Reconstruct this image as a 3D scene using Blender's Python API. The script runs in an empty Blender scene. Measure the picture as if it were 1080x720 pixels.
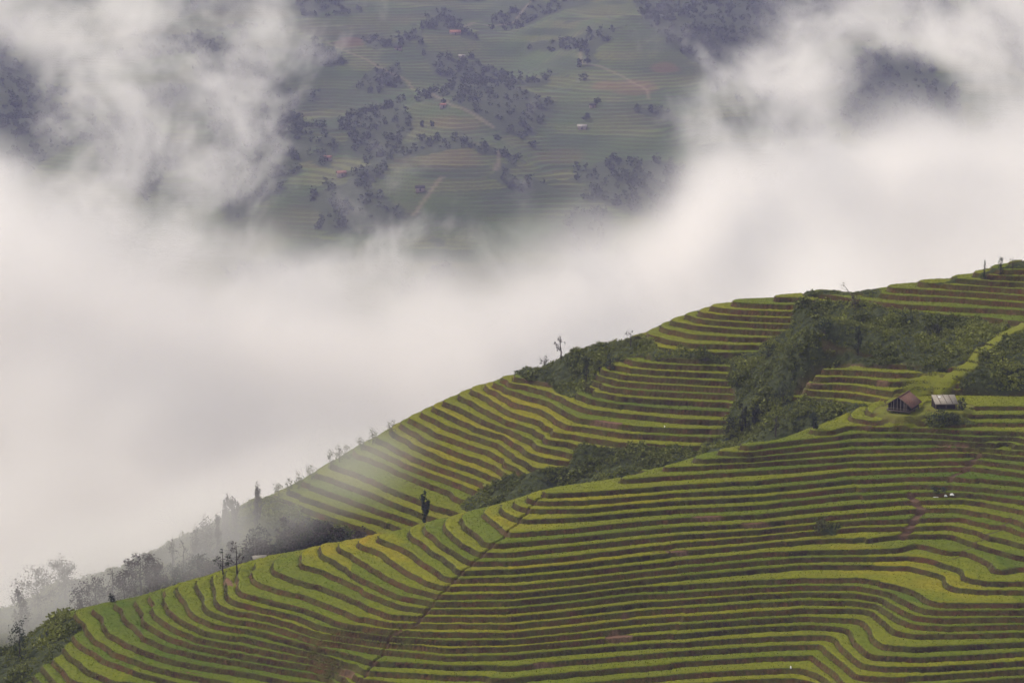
import bpy, math, random
import numpy as np

# ------------------------------------------------------------------ camera, light, exposure
S = bpy.context.scene
COL = S.collection
R = math.radians
rng = np.random.default_rng(7)
random.seed(7)

CAM_Z = 103.0
PITCH = R(10.5)
FPX = 540.0 / math.tan(R(12.5))          # focal length in photograph pixels (1080 wide)
cam_d = bpy.data.cameras.new('camera')
cam_d.sensor_width = 36.0
cam_d.lens = 18.0 / math.tan(R(12.5))
cam_d.clip_start = 1.0
cam_d.clip_end = 60000.0
cam = bpy.data.objects.new('camera', cam_d)
cam.location = (0, 0, CAM_Z)
cam.rotation_euler = (R(90) - PITCH, 0, 0)
COL.objects.link(cam)
S.camera = cam

SUN_EL, SUN_AZ = 52.0, -60.0            # azimuth measured from +Y (view direction) towards +X
w = bpy.data.worlds.new('World')
S.world = w
w.use_nodes = True
nt = w.node_tree
bg = nt.nodes['Background']
sky = nt.nodes.new('ShaderNodeTexSky')
sky.sky_type = 'NISHITA'
sky.sun_disc = False
sky.sun_elevation = R(SUN_EL)
sky.sun_rotation = R(SUN_AZ)
sky.altitude = 1500
sky.dust_density = 3.0
hs = nt.nodes.new('ShaderNodeHueSaturation')      # an overcast sky has little colour
hs.inputs['Saturation'].default_value = 0.08
nt.links.new(sky.outputs[0], hs.inputs['Color'])
tint = nt.nodes.new('ShaderNodeMix')               # high cloud warms the light a little
tint.data_type = 'RGBA'; tint.blend_type = 'MULTIPLY'; tint.inputs[0].default_value = 1.0
tint.inputs[7].default_value = (1.0, .978, .92, 1)
nt.links.new(hs.outputs[0], tint.inputs[6])
nt.links.new(tint.outputs[2], bg.inputs[0])
bg.inputs[1].default_value = 0.13
sun_d = bpy.data.lights.new('sun', 'SUN')
sun_d.energy = 1.5
sun_d.angle = R(14)
sun_d.color = (1.0, 0.875, 0.71)
sun = bpy.data.objects.new('sun', sun_d)
sun.rotation_euler = (R(90 - SUN_EL), 0, R(180 - SUN_AZ))
COL.objects.link(sun)
S.view_settings.view_transform = 'Standard'
S.view_settings.look = 'None'
S.view_settings.exposure = 0.76
S.view_settings.gamma = 1.0
S.view_settings.use_curve_mapping = False
S.render.engine = 'CYCLES'
S.cycles.use_denoising = True
S.cycles.max_bounces = 12
S.cycles.diffuse_bounces = 2
S.cycles.glossy_bounces = 1
S.cycles.transmission_bounces = 1
S.cycles.transparent_max_bounces = 6
S.cycles.volume_bounces = 9
S.cycles.use_adaptive_sampling = True
S.cycles.adaptive_threshold = 0.03
S.cycles.volume_step_rate = 3.0
S.cycles.volume_max_steps = 512
S.cycles.caustics_reflective = False
S.cycles.caustics_refractive = False

MIST_WHITE = (.999, .998, .990)
CLOUD_DENS = 0.035
WISP_DENS = 0.030
HAZE_DENS = 1.05e-4
HAZE_COL = (.56, .57, 1.0)
BANK_TOP = [(-40, 275), (0, 296), (60, 322), (130, 348), (200, 366), (300, 374), (400, 368), (480, 372), (560, 345), (640, 308), (700, 292), (740, 275), (770, 245), (810, 205), (860, 190), (950, 195), (1010, 175), (1080, 155), (1130, 145)]
# veils and gaps: u, v, distance, half width px, half height px, half depth m, weight
CLOUD_PUFFS = [(110, 160, 1260, 390, 280, 400, 2.3), (60, 20, 1260, 220, 130, 400, 1.0), (250, 200, 1260, 220, 150, 400, 1.3), (280, 70, 1260, 60, 100, 400, .9),
               (10, 100, 1260, 60, 90, 500, -2.0), (180, 150, 1260, 60, 50, 500, -.6), (265, 80, 1260, 60, 50, 500, -.9), (320, 125, 1260, 50, 60, 500, -.9), (100, 225, 1260, 70, 50, 500, -.6), (230, 235, 1260, 60, 45, 500, -.6),
               (880, 90, 1260, 290, 150, 400, 2.3), (1040, 60, 1260, 220, 220, 400, 1.7), (750, 140, 1260, 140, 70, 400, 1.3), (735, 70, 1260, 40, 60, 400, 1.3),
               (952, 112, 1260, 105, 85, 500, -5.5), (690, 205, 1260, 130, 80, 500, -3.8), (775, 165, 1260, 60, 35, 500, -.7), (465, 165, 1260, 45, 50, 400, 1.0), (555, 205, 1260, 40, 50, 400, .9), (1000, 15, 1260, 60, 40, 400, -1.0), (165, 205, 1260, 70, 50, 500, -1.3), (255, 225, 1260, 60, 45, 500, -1.3), (85, 190, 1260, 45, 40, 500, -1.0), (330, 225, 1260, 50, 50, 500, -1.0), (310, 270, 1260, 50, 30, 500, -.8), (400, 215, 1260, 50, 40, 500, -.8), (375, 135, 1260, 60, 75, 500, -1.3), (775, 165, 1260, 55, 35, 500, -1.6), (905, 150, 1260, 40, 30, 500, -1.0), (420, 262, 1260, 80, 45, 400, .8), (530, 262, 1260, 90, 50, 400, .9), (625, 262, 1260, 70, 50, 400, .9), (480, 225, 1260, 30, 50, 400, .8)]
MIST_DENS = 0.045
MIST_PUFFS = [(40, 655, 478, 150, 70, 26, 3.0), (50, 645, 452, 120, 50, 13, 2.5), (150, 580, 492, 160, 90, 24, 3.3), (150, 612, 454, 140, 55, 13, 2.8), (235, 550, 494, 100, 65, 20, 2.2), (225, 588, 455, 90, 45, 12, 2.0), (300, 560, 460, 80, 40, 12, 1.6), (320, 510, 492, 190, 120, 50, 1.75), (395, 470, 496, 150, 100, 48, 1.2), (20, 600, 500, 150, 90, 40, 2.2)]
# ------------------------------------------------------------------ geometry of the view (surveying tool)
CP, SP = math.cos(PITCH), math.sin(PITCH)


def ray(u, v):
    a = (u - 540.0) / FPX
    b = (360.0 - v) / FPX
    return np.array([a, CP + b * SP, b * CP - SP])


def at_z(u, v, z):
    d = ray(u, v)
    t = (z - CAM_Z) / d[2]
    return np.array([d[0] * t, d[1] * t, z])


def at_y(u, v, y):
    d = ray(u, v)
    t = y / d[1]
    return np.array([d[0] * t, y, CAM_Z + d[2] * t])


def project(x, y, z):
    dz = z - CAM_Z
    dep = y * CP - dz * SP
    up = y * SP + dz * CP
    return 540 + FPX * x / dep, 360 - FPX * up / dep


# ------------------------------------------------------------------ noise
def _hash(i, j, seed):
    n = (i.astype(np.int64) * 374761393 + j.astype(np.int64) * 668265263 + seed * 974634777) & 0xffffffff
    n = ((n ^ (n >> 13)) * 1274126177) & 0xffffffff
    n = (n ^ (n >> 16)) & 0xffffffff
    return n.astype(np.float64) / 4294967295.0


def vnoise(x, y, seed=0):
    xi = np.floor(x); yi = np.floor(y)
    fx = x - xi; fy = y - yi
    fx = fx * fx * fx * (fx * (fx * 6 - 15) + 10); fy = fy * fy * fy * (fy * (fy * 6 - 15) + 10)
    a = _hash(xi, yi, seed); b = _hash(xi + 1, yi, seed)
    c = _hash(xi, yi + 1, seed); d = _hash(xi + 1, yi + 1, seed)
    return (a + (b - a) * fx) * (1 - fy) + (c + (d - c) * fx) * fy


def fbm(x, y, seed=0, octv=4, gain=0.5):
    s = 0.0; a = 1.0; t = 0.0
    for o in range(octv):
        s = s + a * vnoise(x * 2 ** o + 17.3 * o, y * 2 ** o - 9.1 * o, seed + o * 13)
        t += a; a *= gain
    return s / t


def sstep(a, b, x):
    t = np.clip((x - a) / (b - a), 0, 1)
    return t * t * (3 - 2 * t)


# ------------------------------------------------------------------ thin plate survey surfaces
def tps_fit(P, z, lam):
    n = len(P)
    d2 = ((P[:, None, :] - P[None, :, :]) ** 2).sum(-1)
    K = 0.5 * d2 * np.log(d2 + 1e-9)
    A = np.zeros((n + 3, n + 3))
    A[:n, :n] = K + lam * np.eye(n)
    A[:n, n] = 1; A[:n, n + 1:] = P
    A[n, :n] = 1; A[n + 1:, :n] = P.T
    b = np.zeros(n + 3); b[:n] = z
    return np.linalg.solve(A, b)


def tps_eval(P, wts, X, Y):
    sh = X.shape
    q = np.stack([X.ravel(), Y.ravel()], 1)
    out = np.zeros(len(q)); n = len(P)
    for s in range(0, len(q), 20000):
        c = q[s:s + 20000]
        d2 = ((c[:, None, :] - P[None]) ** 2).sum(-1)
        out[s:s + 20000] = (0.5 * d2 * np.log(d2 + 1e-9)) @ wts[:n] + wts[n] + c @ wts[n + 1:]
    return out.reshape(sh)


def upsample(cx, cy, Z, xs, ys):
    """cubic (Catmull-Rom) resampling of a coarse regular grid Z[y,x] on the fine axes xs, ys"""
    def axis(c, f):
        t = (f - c[0]) / (c[1] - c[0])
        i = np.clip(np.floor(t).astype(int), 1, len(c) - 3)
        r = t - i
        W = np.stack([-0.5 * r + r ** 2 - 0.5 * r ** 3, 1 - 2.5 * r ** 2 + 1.5 * r ** 3,
                      0.5 * r + 2 * r ** 2 - 1.5 * r ** 3, -0.5 * r ** 2 + 0.5 * r ** 3], 0)
        return i, W
    i, W = axis(cx, xs)
    A = sum(Z[:, i + k - 1] * W[k][None, :] for k in range(4))
    j, V = axis(cy, ys)
    return sum(A[j + k - 1, :] * V[k][:, None] for k in range(4))


def densify(pts, step=14.0):
    out = []
    for (a, b) in zip(pts[:-1], pts[1:]):
        n = max(1, int(math.hypot(b[0] - a[0], b[1] - a[1]) / step + 0.5))
        for k in range(n):
            t = k / n
            out.append((a[0] + (b[0] - a[0]) * t, a[1] + (b[1] - a[1]) * t))
    out.append(pts[-1])
    return out


HF = 0.94      # step of the near terraces
HB = 1.25      # step of the far terraces


def zf(k): return -(k + 7.0) * HF


def zb(j): return -13.25 + HB * j


FRONT = {   # terrace edges of the near spur
    -9: [(1020, 428), (1080, 428)], -8: [(1015, 437), (1080, 437)], -7: [(1030, 445), (1080, 445), (1180, 447)],
    -6: [(875, 455), (900, 450), (960, 452), (1080, 456), (1180, 460)],
    -5: [(792, 471), (850, 464), (900, 458.5), (980, 458), (1080, 465), (1180, 470)],
    -4: [(790, 477), (850, 471), (900, 467), (990, 465), (1080, 470), (1180, 478)],
    -3: [(742, 485), (800, 482), (850, 478), (900, 474.5), (1000, 472), (1066, 472), (1080, 475), (1180, 486)],
    -2: [(720, 492), (800, 488), (850, 485), (900, 482.5), (1000, 479), (1033, 478), (1080, 483), (1180, 497)],
    -1: [(660, 504), (720, 501), (800, 497), (850, 493), (900, 488.5), (960, 487), (1030, 486), (1080, 492), (1180, 510)],
    0: [(578, 521), (620, 519), (670, 515), (720, 511), (800, 507), (850, 502), (900, 497), (960, 494), (1020, 492), (1080, 500), (1180, 522)],
    1: [(578, 529), (620, 528), (670, 524), (720, 519.5), (800, 516), (850, 511), (900, 505.5), (960, 503), (1000, 502), (1080, 510), (1180, 534)],
    2: [(568, 538), (620, 537), (670, 532), (720, 528), (800, 524), (850, 520), (900, 514.5), (960, 511), (1010, 512), (1080, 520), (1180, 546)],
    3: [(556, 549), (600, 547), (670, 541), (720, 536.7), (800, 533), (850, 528), (900, 522.5), (970, 519), (1020, 520), (1080, 529), (1180, 556)],
    4: [(512, 545), (530, 558), (540, 562), (600, 558), (670, 551), (720, 546), (800, 542), (850, 537), (900, 531.7), (953, 528), (1020, 527), (1080, 540), (1180, 566)],
    5: [(485, 547), (487, 552), (493, 557), (507, 565), (513, 572), (527, 573), (600, 567), (670, 560), (720, 555), (800, 551), (850, 546), (900, 541), (975, 536), (1008, 536), (1033, 541), (1060, 547), (1080, 553), (1180, 576)],
    6: [(468, 550), (468, 555), (475, 562), (488, 573), (498, 578), (513, 583), (540, 582), (600, 576), (670, 569), (720, 564), (800, 559), (850, 554), (900, 549.5), (987, 546), (1017, 546), (1042, 554), (1060, 555), (1080, 562), (1180, 584)],
    7: [(447, 555), (449, 559), (463, 571), (488, 587), (502, 592), (540, 591.5), (600, 586), (670, 578), (720, 573), (800, 566), (850, 561), (900, 556), (955, 555), (1000, 554), (1033, 560), (1043, 565), (1060, 567), (1080, 573), (1180, 592)],
    8: [(432, 559), (433, 563), (453, 577), (480, 595), (490, 602), (540, 600), (600, 595), (670, 587), (720, 582), (800, 574), (850, 569), (900, 566), (962, 563), (1000, 563), (1017, 568), (1031, 573), (1045, 577), (1080, 586), (1180, 600)],
    9: [(400, 567), (405, 570), (430, 579), (450, 593), (467, 604), (482, 610), (540, 608.5), (600, 603), (670, 596), (720, 591), (800, 583), (850, 580.5), (900, 580), (943, 578), (963, 571), (983, 575), (1000, 580), (1017, 580), (1030, 584), (1058, 594), (1080, 596), (1180, 608)],
    10: [(378, 571), (380, 574), (402, 581), (427, 598), (453, 613), (472, 618), (540, 617.5), (600, 612), (670, 604), (720, 599), (800, 591), (850, 588), (900, 587.5), (958, 586), (983, 589), (1003, 596), (1020, 608), (1042, 613), (1080, 613), (1180, 620)],
    11: [(358, 574), (361, 579), (393, 595), (418, 610), (443, 621), (465, 627), (540, 626), (600, 620), (670, 612), (720, 607), (800, 599), (850, 596), (900, 596), (958, 596), (1000, 607), (1010, 618), (1033, 621), (1080, 621.7), (1180, 626)],
    11.6: [(800, 606), (850, 603.5), (900, 603), (950, 608), (983, 615), (993, 627), (1008, 631), (1080, 630), (1180, 633)],
    12: [(338, 577), (338, 583), (360, 596), (385, 610), (418, 627), (458, 635), (540, 634), (600, 628), (670, 620), (720, 617), (800, 611.5), (850, 610), (900, 610), (933, 613), (967, 622), (983, 632), (1000, 636), (1080, 636), (1180, 638)],
    13: [(317, 586), (320, 597), (340, 602), (360, 610), (393, 625), (427, 638), (455, 642), (540, 642), (600, 636), (670, 628), (720, 625.5), (800, 620), (850, 617.5), (900, 617.5), (942, 625), (967, 638), (983, 643), (1080, 643), (1180, 645)],
    14: [(288, 592), (288, 602), (313, 612), (338, 618), (360, 626), (385, 638), (410, 648), (447, 651), (540, 651), (600, 645), (670, 637), (720, 633), (800, 627), (850, 625), (900, 626), (925, 630), (950, 642), (967, 649), (992, 651.7), (1080, 650.5), (1180, 652)],
    15: [(266, 598), (267, 606), (273, 613), (297, 622), (322, 627), (347, 637), (360, 642), (385, 652), (410, 657), (438, 658), (540, 659), (600, 653), (670, 645), (720, 641), (800, 635), (850, 633), (900, 634), (925, 638), (947, 652), (967, 659), (1000, 661), (1080, 659), (1180, 660)],
    16: [(247, 607), (253, 622), (272, 629), (305, 637), (327, 643), (360, 656), (390, 663), (415, 666), (470, 668), (540, 668), (600, 662), (670, 654), (720, 650), (800, 644), (850, 642), (900, 642), (917, 644), (935, 657), (943, 665), (967, 669), (1080, 667), (1180, 668)],
    17: [(238, 612), (239, 623), (250, 635), (280, 643), (313, 649), (338, 660), (360, 665), (405, 671), (470, 676), (540, 675), (600, 670), (670, 662), (720, 658), (800, 653), (850, 650), (900, 653), (913, 658), (922, 673), (933, 680), (967, 682.5), (1080, 677.5), (1180, 677)],
    18: [(225, 612), (228, 630), (242, 643), (280, 650), (313, 661), (340, 670), (412, 678), (470, 684), (540, 682.5), (600, 677), (670, 671), (720, 668), (800, 661), (860, 659), (885, 661), (900, 673), (910, 683), (925, 691), (967, 693), (1080, 687), (1180, 686)],
    19: [(208, 615), (217, 632), (227, 646), (247, 653), (288, 661), (330, 673), (370, 680), (402, 687), (470, 692.5), (540, 691.5), (600, 686), (670, 680), (720, 677), (800, 672), (870, 670), (885, 678), (900, 693), (910, 700), (933, 703), (983, 703), (1080, 697), (1180, 695)],
    20: [(190, 618), (201, 635), (213, 651), (230, 658), (280, 667), (322, 679), (360, 688), (392, 698), (470, 702), (540, 702), (600, 696), (670, 690), (720, 686), (800, 682), (863, 679), (880, 692), (900, 707), (917, 713), (950, 714), (1080, 706), (1180, 704)],
    21: [(170, 622), (182, 643), (197, 655), (222, 666), (263, 673), (300, 682), (330, 688), (388, 708), (470, 713), (540, 714), (600, 708), (670, 702), (720, 697.5), (800, 693), (860, 691), (875, 705), (895, 722)],
    22: [(155, 626), (167, 648), (180, 658), (205, 671), (247, 682), (297, 691), (335, 697), (383, 716), (450, 725), (540, 727), (620, 720), (670, 715), (720, 711), (800, 706), (840, 705)],
    23: [(140, 630), (149, 648), (160, 658), (180, 670), (213, 681), (255, 688), (330, 702), (370, 714)],
    24: [(120, 633), (129, 652), (150, 668), (180, 682), (213, 690), (263, 699), (347, 714)],
    25: [(100, 638), (107, 657), (114, 668), (140, 681), (180, 695), (213, 702), (263, 710), (313, 720)],
    26: [(80, 645), (97, 670), (120, 688), (150, 700), (180, 708), (230, 718)],
    27: [(62, 652), (83, 678), (117, 698), (150, 710), (180, 718)],
    28: [(50, 660), (70, 687), (90, 703), (117, 718)],
    29: [(40, 668), (57, 697), (70, 708), (85, 720)],
    30: [(30, 674), (47, 705), (62, 722)], 32: [(10, 685), (20, 715)], 34: [(-30, 700), (0, 728)],
    38: [(-90, 730), (-50, 760)],
}
FRIDGE = [(-60, 712, 35.5), (0, 688, 32.7), (60, 649, 27), (110, 635, 24.3), (180, 617, 20.8), (240, 599, 17.6), (270, 589, 15.4), (340, 574, 11.8),
          (400, 563, 9.3), (447, 551, 7.2), (485, 541, 5.6), (540, 527, 3.6), (578, 516, 1.3), (630, 508, -0.2), (700, 492, -2.0), (792, 470, -5.1),
          (875, 453, -6.3), (920, 445, -7)]
BELOW = [(1180, 722, 23), (1080, 722, 21.8), (990, 726, 21.5), (917, 730, 22), (850, 728, 24), (720, 724, 23.2), (540, 728, 22.1), (388, 724, 22.8), (260, 724, 26), (170, 728, 28), (85, 728, 30), (0, 740, 35)]
BACK = {   # terrace edges of the spur behind
    4: [(530, 399), (540, 402), (582, 414), (610, 428), (623, 432), (673, 438), (720, 442), (750, 443)],
    3: [(525, 401), (540, 412), (578, 423), (603, 438), (615, 442), (673, 450), (720, 452), (755, 452)],
    2: [(513, 404), (540, 423), (573, 432), (593, 446), (612, 450), (657, 457), (720, 460), (745, 461)],
    1: [(498, 410), (517, 420), (540, 434), (565, 442), (582, 455), (598, 458), (657, 467), (720, 470), (747, 470)],
    0: [(487, 416), (507, 428), (540, 445), (565, 453), (587, 465), (598, 466)],
    -1: [(472, 423), (493, 434), (517, 445), (540, 455), (562, 465)],
    -2: [(457, 430), (473, 438), (500, 451), (533, 460), (550, 472), (567, 482), (590, 486)],
    -3: [(445, 436), (467, 448), (500, 460), (525, 469), (542, 482), (558, 493), (580, 495)],
    -4: [(432, 442), (458, 457), (492, 469), (517, 477), (542, 492), (555, 499)],
    -5: [(423, 448), (450, 465), (483, 478), (508, 487), (538, 501)],
    -6: [(412, 455), (442, 472), (467, 484), (493, 493), (528, 508)],
    -7: [(400, 464), (433, 482), (475, 497), (517, 512)],
    -8: [(386, 470), (400, 477), (433, 492), (467, 504), (500, 518)],
    -9: [(373, 477), (405, 490), (438, 504), (475, 518), (490, 528)],
    -10: [(352, 490), (387, 503), (422, 517), (455, 531)],
    -11: [(335, 498), (363, 509), (397, 521), (422, 531), (447, 542)],
    -12: [(322, 508), (355, 520), (388, 532), (413, 542), (437, 550)],
    -13: [(305, 517), (338, 529), (372, 540), (405, 549)],
    -14: [(292, 524), (330, 538), (355, 547), (393, 559)],
    -16: [(262, 538), (300, 555), (340, 570)], -18: [(225, 553), (260, 575), (300, 592)], -20: [(195, 567), (230, 592)], -22: [(150, 587), (190, 610)],
    -26: [(70, 615), (110, 640)], -30: [(0, 643), (30, 668)],
    5: [(540, 397), (580, 403), (610, 416), (630, 423), (673, 429), (720, 432.5), (760, 434)],
    6: [(570, 390), (620, 405), (640, 415), (680, 421), (720, 423), (765, 425)],
    7: [(632, 407), (655, 412), (680, 413), (720, 415), (770, 417)],
    8: [(635, 398), (660, 404), (690, 406), (720, 407.5), (770, 410)],
    9: [(633, 390), (655, 396), (690, 399), (720, 400), (775, 403)],
    10: [(640, 383), (660, 388), (690, 390.5), (720, 392), (765, 394)],
    11: [(654, 377), (675, 382), (700, 384.5), (760, 386)],
    13: [(687, 363), (702, 367), (727, 371), (760, 372)],
    14: [(685, 353), (702, 358), (727, 362), (760, 363), (802, 364)],
    15: [(700, 346), (727, 352.5), (760, 355), (807, 356)],
    16: [(718, 338), (735, 344), (760, 347.5), (823, 350)],
    17: [(732, 334), (752, 338), (793, 341), (840, 343)],
    18: [(740, 327.5), (760, 332.5), (793, 334.5), (840, 336)],
    19: [(755, 324), (777, 327), (840, 329)],
    20: [(775, 319), (800, 321), (840, 322), (870, 325)],
    21: [(817, 313), (845, 315), (878, 320), (940, 328), (997, 332), (1038, 335), (1067, 340), (1180, 352)],
    22: [(858, 308), (905, 316), (950, 321), (1000, 324), (1050, 326), (1080, 328), (1180, 342)],
    23: [(900, 306), (950, 312), (1000, 314), (1080, 320), (1180, 333)],
    24: [(942, 304), (983, 306), (1080, 312), (1180, 324)],
    25: [(978, 299), (1017, 301), (1080, 305), (1180, 315)],
    26: [(1007, 295), (1033, 296), (1080, 300), (1180, 306)],
    27: [(1042, 290), (1080, 292), (1180, 296)],
    28: [(1057, 285), (1080, 285), (1180, 286)],
    11.4: [(836, 414.5), (891, 420), (925, 426)], 12.4: [(839, 408), (900, 412), (940, 418)], 13.4: [(848, 401), (904, 404), (945, 412)],
    14.4: [(860, 393), (910, 396), (950, 400)], 15.6: [(870, 385), (945, 388)], 17.5: [(860, 366), (1000, 372)], 19.5: [(900, 345), (1010, 352)],
    10.8: [(960, 426), (1000, 426), (1080, 428)], 12.5: [(1000, 415), (1080, 416)], 16: [(1010, 388), (1080, 392)],
    10: [(900, 436), (930, 438)], 7: [(840, 440), (870, 432)], 4: [(800, 452)], 2: [(770, 464), (800, 464)],
    -1.5: [(610, 485), (640, 490)], -4.5: [(570, 508), (600, 505)], -8.5: [(510, 530)], 0.2: [(680, 480), (700, 486)],
}
# two BACK keys above may repeat a level; they are merged below
BACK_MORE = [(10, [(640, 383), (660, 388), (690, 390.5), (720, 392), (765, 394)]), (7, [(632, 407), (655, 412), (680, 413), (720, 415), (770, 417)]),
             (4, [(530, 399), (540, 402), (582, 414), (610, 428), (623, 432), (673, 438), (720, 442), (750, 443)]),
             (2, [(513, 404), (540, 423), (573, 432), (593, 446), (612, 450), (657, 457), (720, 460), (745, 461)])]
BRIDGE = [(1180, 250, 32), (1080, 274, 29), (1040, 284, 27.6), (1000, 292, 26), (940, 301, 24.2), (900, 304, 23.2), (860, 306, 22.3), (820, 311, 21.4), (780, 316, 20.5),
          (740, 325, 18.6), (715, 335, 16.6), (690, 348, 14.4), (660, 358, 12.8), (600, 375, 9.5), (560, 390, 6.4), (525, 400, 3.4), (470, 422, -0.8), (432, 440, -3.8),
          (386, 466, -7.5), (352, 486, -9.8), (322, 505, -11.8), (292, 520, -13.7), (262, 533, -15.6), (225, 555, -17.9), (190, 573, -19.8), (150, 592, -22), (70, 618, -26), (0, 644, -30), (-80, 665, -34)]

P, Z = [], []
for k, pts in FRONT.items():
    for (u, v) in densify(pts):
        p = at_z(u, v, zf(k)); P.append(p[:2]); Z.append(p[2])
for (u, v, k) in BELOW:
    p = at_z(u, v, zf(k)); P.append(p[:2]); Z.append(p[2])
    for m in (1, 2, 3):
        P.append(p[:2] + np.array([0, -12.0 * m])); Z.append(p[2] - 4.5 * m)
for (u, v, k) in FRIDGE:
    p = at_z(u, v, zf(k)); P.append(p[:2]); Z.append(p[2])
    if u < 850:
        for (dy, dz) in ((7, 3.0), (16, 8.0), (32, 17), (60, 34)):
            P.append(p[:2] + np.array([0, dy])); Z.append(p[2] - dz)
for (x, y, z) in ((70, 500, -8), (100, 496, 0), (125, 490, 2), (90, 520, -8), (130, 530, -8), (70, 540, -20)):
    P.append(np.array([x, y], float)); Z.append(z)
PF, ZF_ = np.array(P), np.array(Z)
WF = tps_fit(PF, ZF_, 1.5)

P, Z = [], []
seen = set()
for k, pts in list(BACK.items()) + BACK_MORE:
    for (u, v) in densify(pts):
        if (round(u), round(v)) in seen:
            continue
        seen.add((round(u), round(v)))
        p = at_z(u, v, zb(k)); P.append(p[:2]); Z.append(p[2])
for (u, v, k) in BRIDGE:
    p = at_z(u, v, zb(k)); P.append(p[:2]); Z.append(p[2])
    dl = 0.62 * (1 if u > 500 else 1)
    for (dy, dz) in ((8, 2.8), (20, 10.0), (45, 28), (90, 62)):
        P.append(p[:2] + np.array([-dy * 0.25, dy])); Z.append(p[2] - dz)
for (u, v, k) in FRIDGE:                                   # the back slope runs on under the near spur
    if u < 850:
        p = at_z(u, v, zf(k))
        P.append(p[:2] + np.array([0, 22.0])); Z.append(p[2] - 13.5)
        P.append(p[:2] + np.array([0, -10.0])); Z.append(p[2] - 22)
        P.append(p[:2] + np.array([0, -50.0])); Z.append(p[2] - 42)
for (u, v, k) in ((950, 436, -7.3), (1000, 436, -7.3), (1060, 436, -8)):
    p = at_z(u, v, zf(k)); P.append(p[:2]); Z.append(p[2] - 1.0)
    P.append(p[:2] + np.array([0, -20.0])); Z.append(p[2] - 16)
    P.append(p[:2] + np.array([0, -70.0])); Z.append(p[2] - 50)
PB, ZB_ = np.array(P), np.array(Z)
WB = tps_fit(PB, ZB_, 2.0)
CX = np.arange(-190, 200.1, 1.5); CY = np.arange(340, 700.1, 1.5)
gx, gy = np.meshgrid(CX, CY)
CF = tps_eval(PF, WF, gx, gy)
CB = tps_eval(PB, WB, gx, gy)
# nothing rises again outside the surveyed part
far_f = sstep(480, 540, gy)
CF = CF - far_f * 60 - sstep(479, 500, gy) * 22
CB = CB - sstep(600, 700, gy) * 30

xs = np.arange(-132, 142.01, 0.3)
ys = np.concatenate([np.arange(352, 420, 0.24), np.arange(420, 575, 0.22), np.arange(575, 640, 0.8)])
X, Y = np.meshgrid(xs, ys)
Hf = upsample(CX, CY, CF, xs, ys)
Hb = upsample(CX, CY, CB, xs, ys)
print('survey', X.shape, Hf.min(), Hf.max(), Hb.min(), Hb.max())


def terrace(H, h, off, seed):
    """level field -> terraced height, riser mask, tread index, position across the tread (0 outer .. 1 inner)"""
    wob = (fbm(X / 23.0, Y / 23.0, seed, 3) - 0.5) * 0.34 + (fbm(X / 3.1, Y / 3.1, seed + 5, 2) - 0.5) * 0.10
    L = (H - off) / h + wob
    # every owner's stretch of wall has its own heights: steps shift, widen, split and end at the plot borders
    xc = (X + 9 * (fbm(X / 25.0, Y / 14.0, seed + 20, 2) - .5) + 5 * np.sin(X / 17.0 + seed)) / 24.0
    ci = np.floor(xc); fr = xc - ci
    o0 = vnoise(ci * 7.31, L / 2.6, seed + 31); o1 = vnoise((ci + 1) * 7.31, L / 2.6, seed + 31)
    L = L + 0.42 * ((o0 + (o1 - o0) * sstep(.955, 1.0, fr)) - .5)
    gyv, gxv = np.gradient(L, ys, xs)
    g = np.sqrt(gxv ** 2 + gyv ** 2) + 1e-4
    n = np.floor(L); f = L - n
    p = np.clip(0.30 * g, 0.04, 0.45)
    r = sstep(0, 1, np.clip((f - (1 - p)) / p, 0, 1))
    dist_out = f / g                    # metres behind the outer edge
    dist_in = (1 - p - f) / g           # metres in front of the next riser's foot
    return off + h * (n + r), r, n, dist_out, dist_in, ci


Tf = terrace(Hf, HF, zf(0), 3)
Tb = terrace(Hb, HB, zb(0), 9)
isf = Tf[0] >= Tb[0]
TH = np.where(isf, Tf[0], Tb[0]); RIS = np.where(isf, Tf[1], Tb[1]); NI = np.where(isf, Tf[2], Tb[2] + 500)
DO = np.where(isf, Tf[3], Tb[3]); DI = np.where(isf, Tf[4], Tb[4]); CELL = np.where(isf, Tf[5], Tb[5] + 40)
HS = np.maximum(Hf, Hb)
U, V = project(X, Y, HS)


def poly_mask(poly, U, V):
    inside = np.zeros(U.shape, bool)
    n = len(poly)
    for i in range(n):
        (x1, y1), (x2, y2) = poly[i], poly[(i + 1) % n]
        if y1 == y2:
            continue
        c = ((y1 > V) != (y2 > V)) & (U < (x2 - x1) * (V - y1) / (y2 - y1) + x1)
        inside ^= c
    return inside


def line_dist(pts, PX, PY):
    """distance in plan to a polyline of plan points"""
    d = np.full(PX.shape, 1e9)
    for a, b in zip(pts[:-1], pts[1:]):
        ax, ay = a[0], a[1]; bx, by = b[0] - ax, b[1] - ay
        t = np.clip(((PX - ax) * bx + (PY - ay) * by) / (bx * bx + by * by), 0, 1)
        d = np.minimum(d, np.hypot(PX - ax - t * bx, PY - ay - t * by))
    return d


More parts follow.
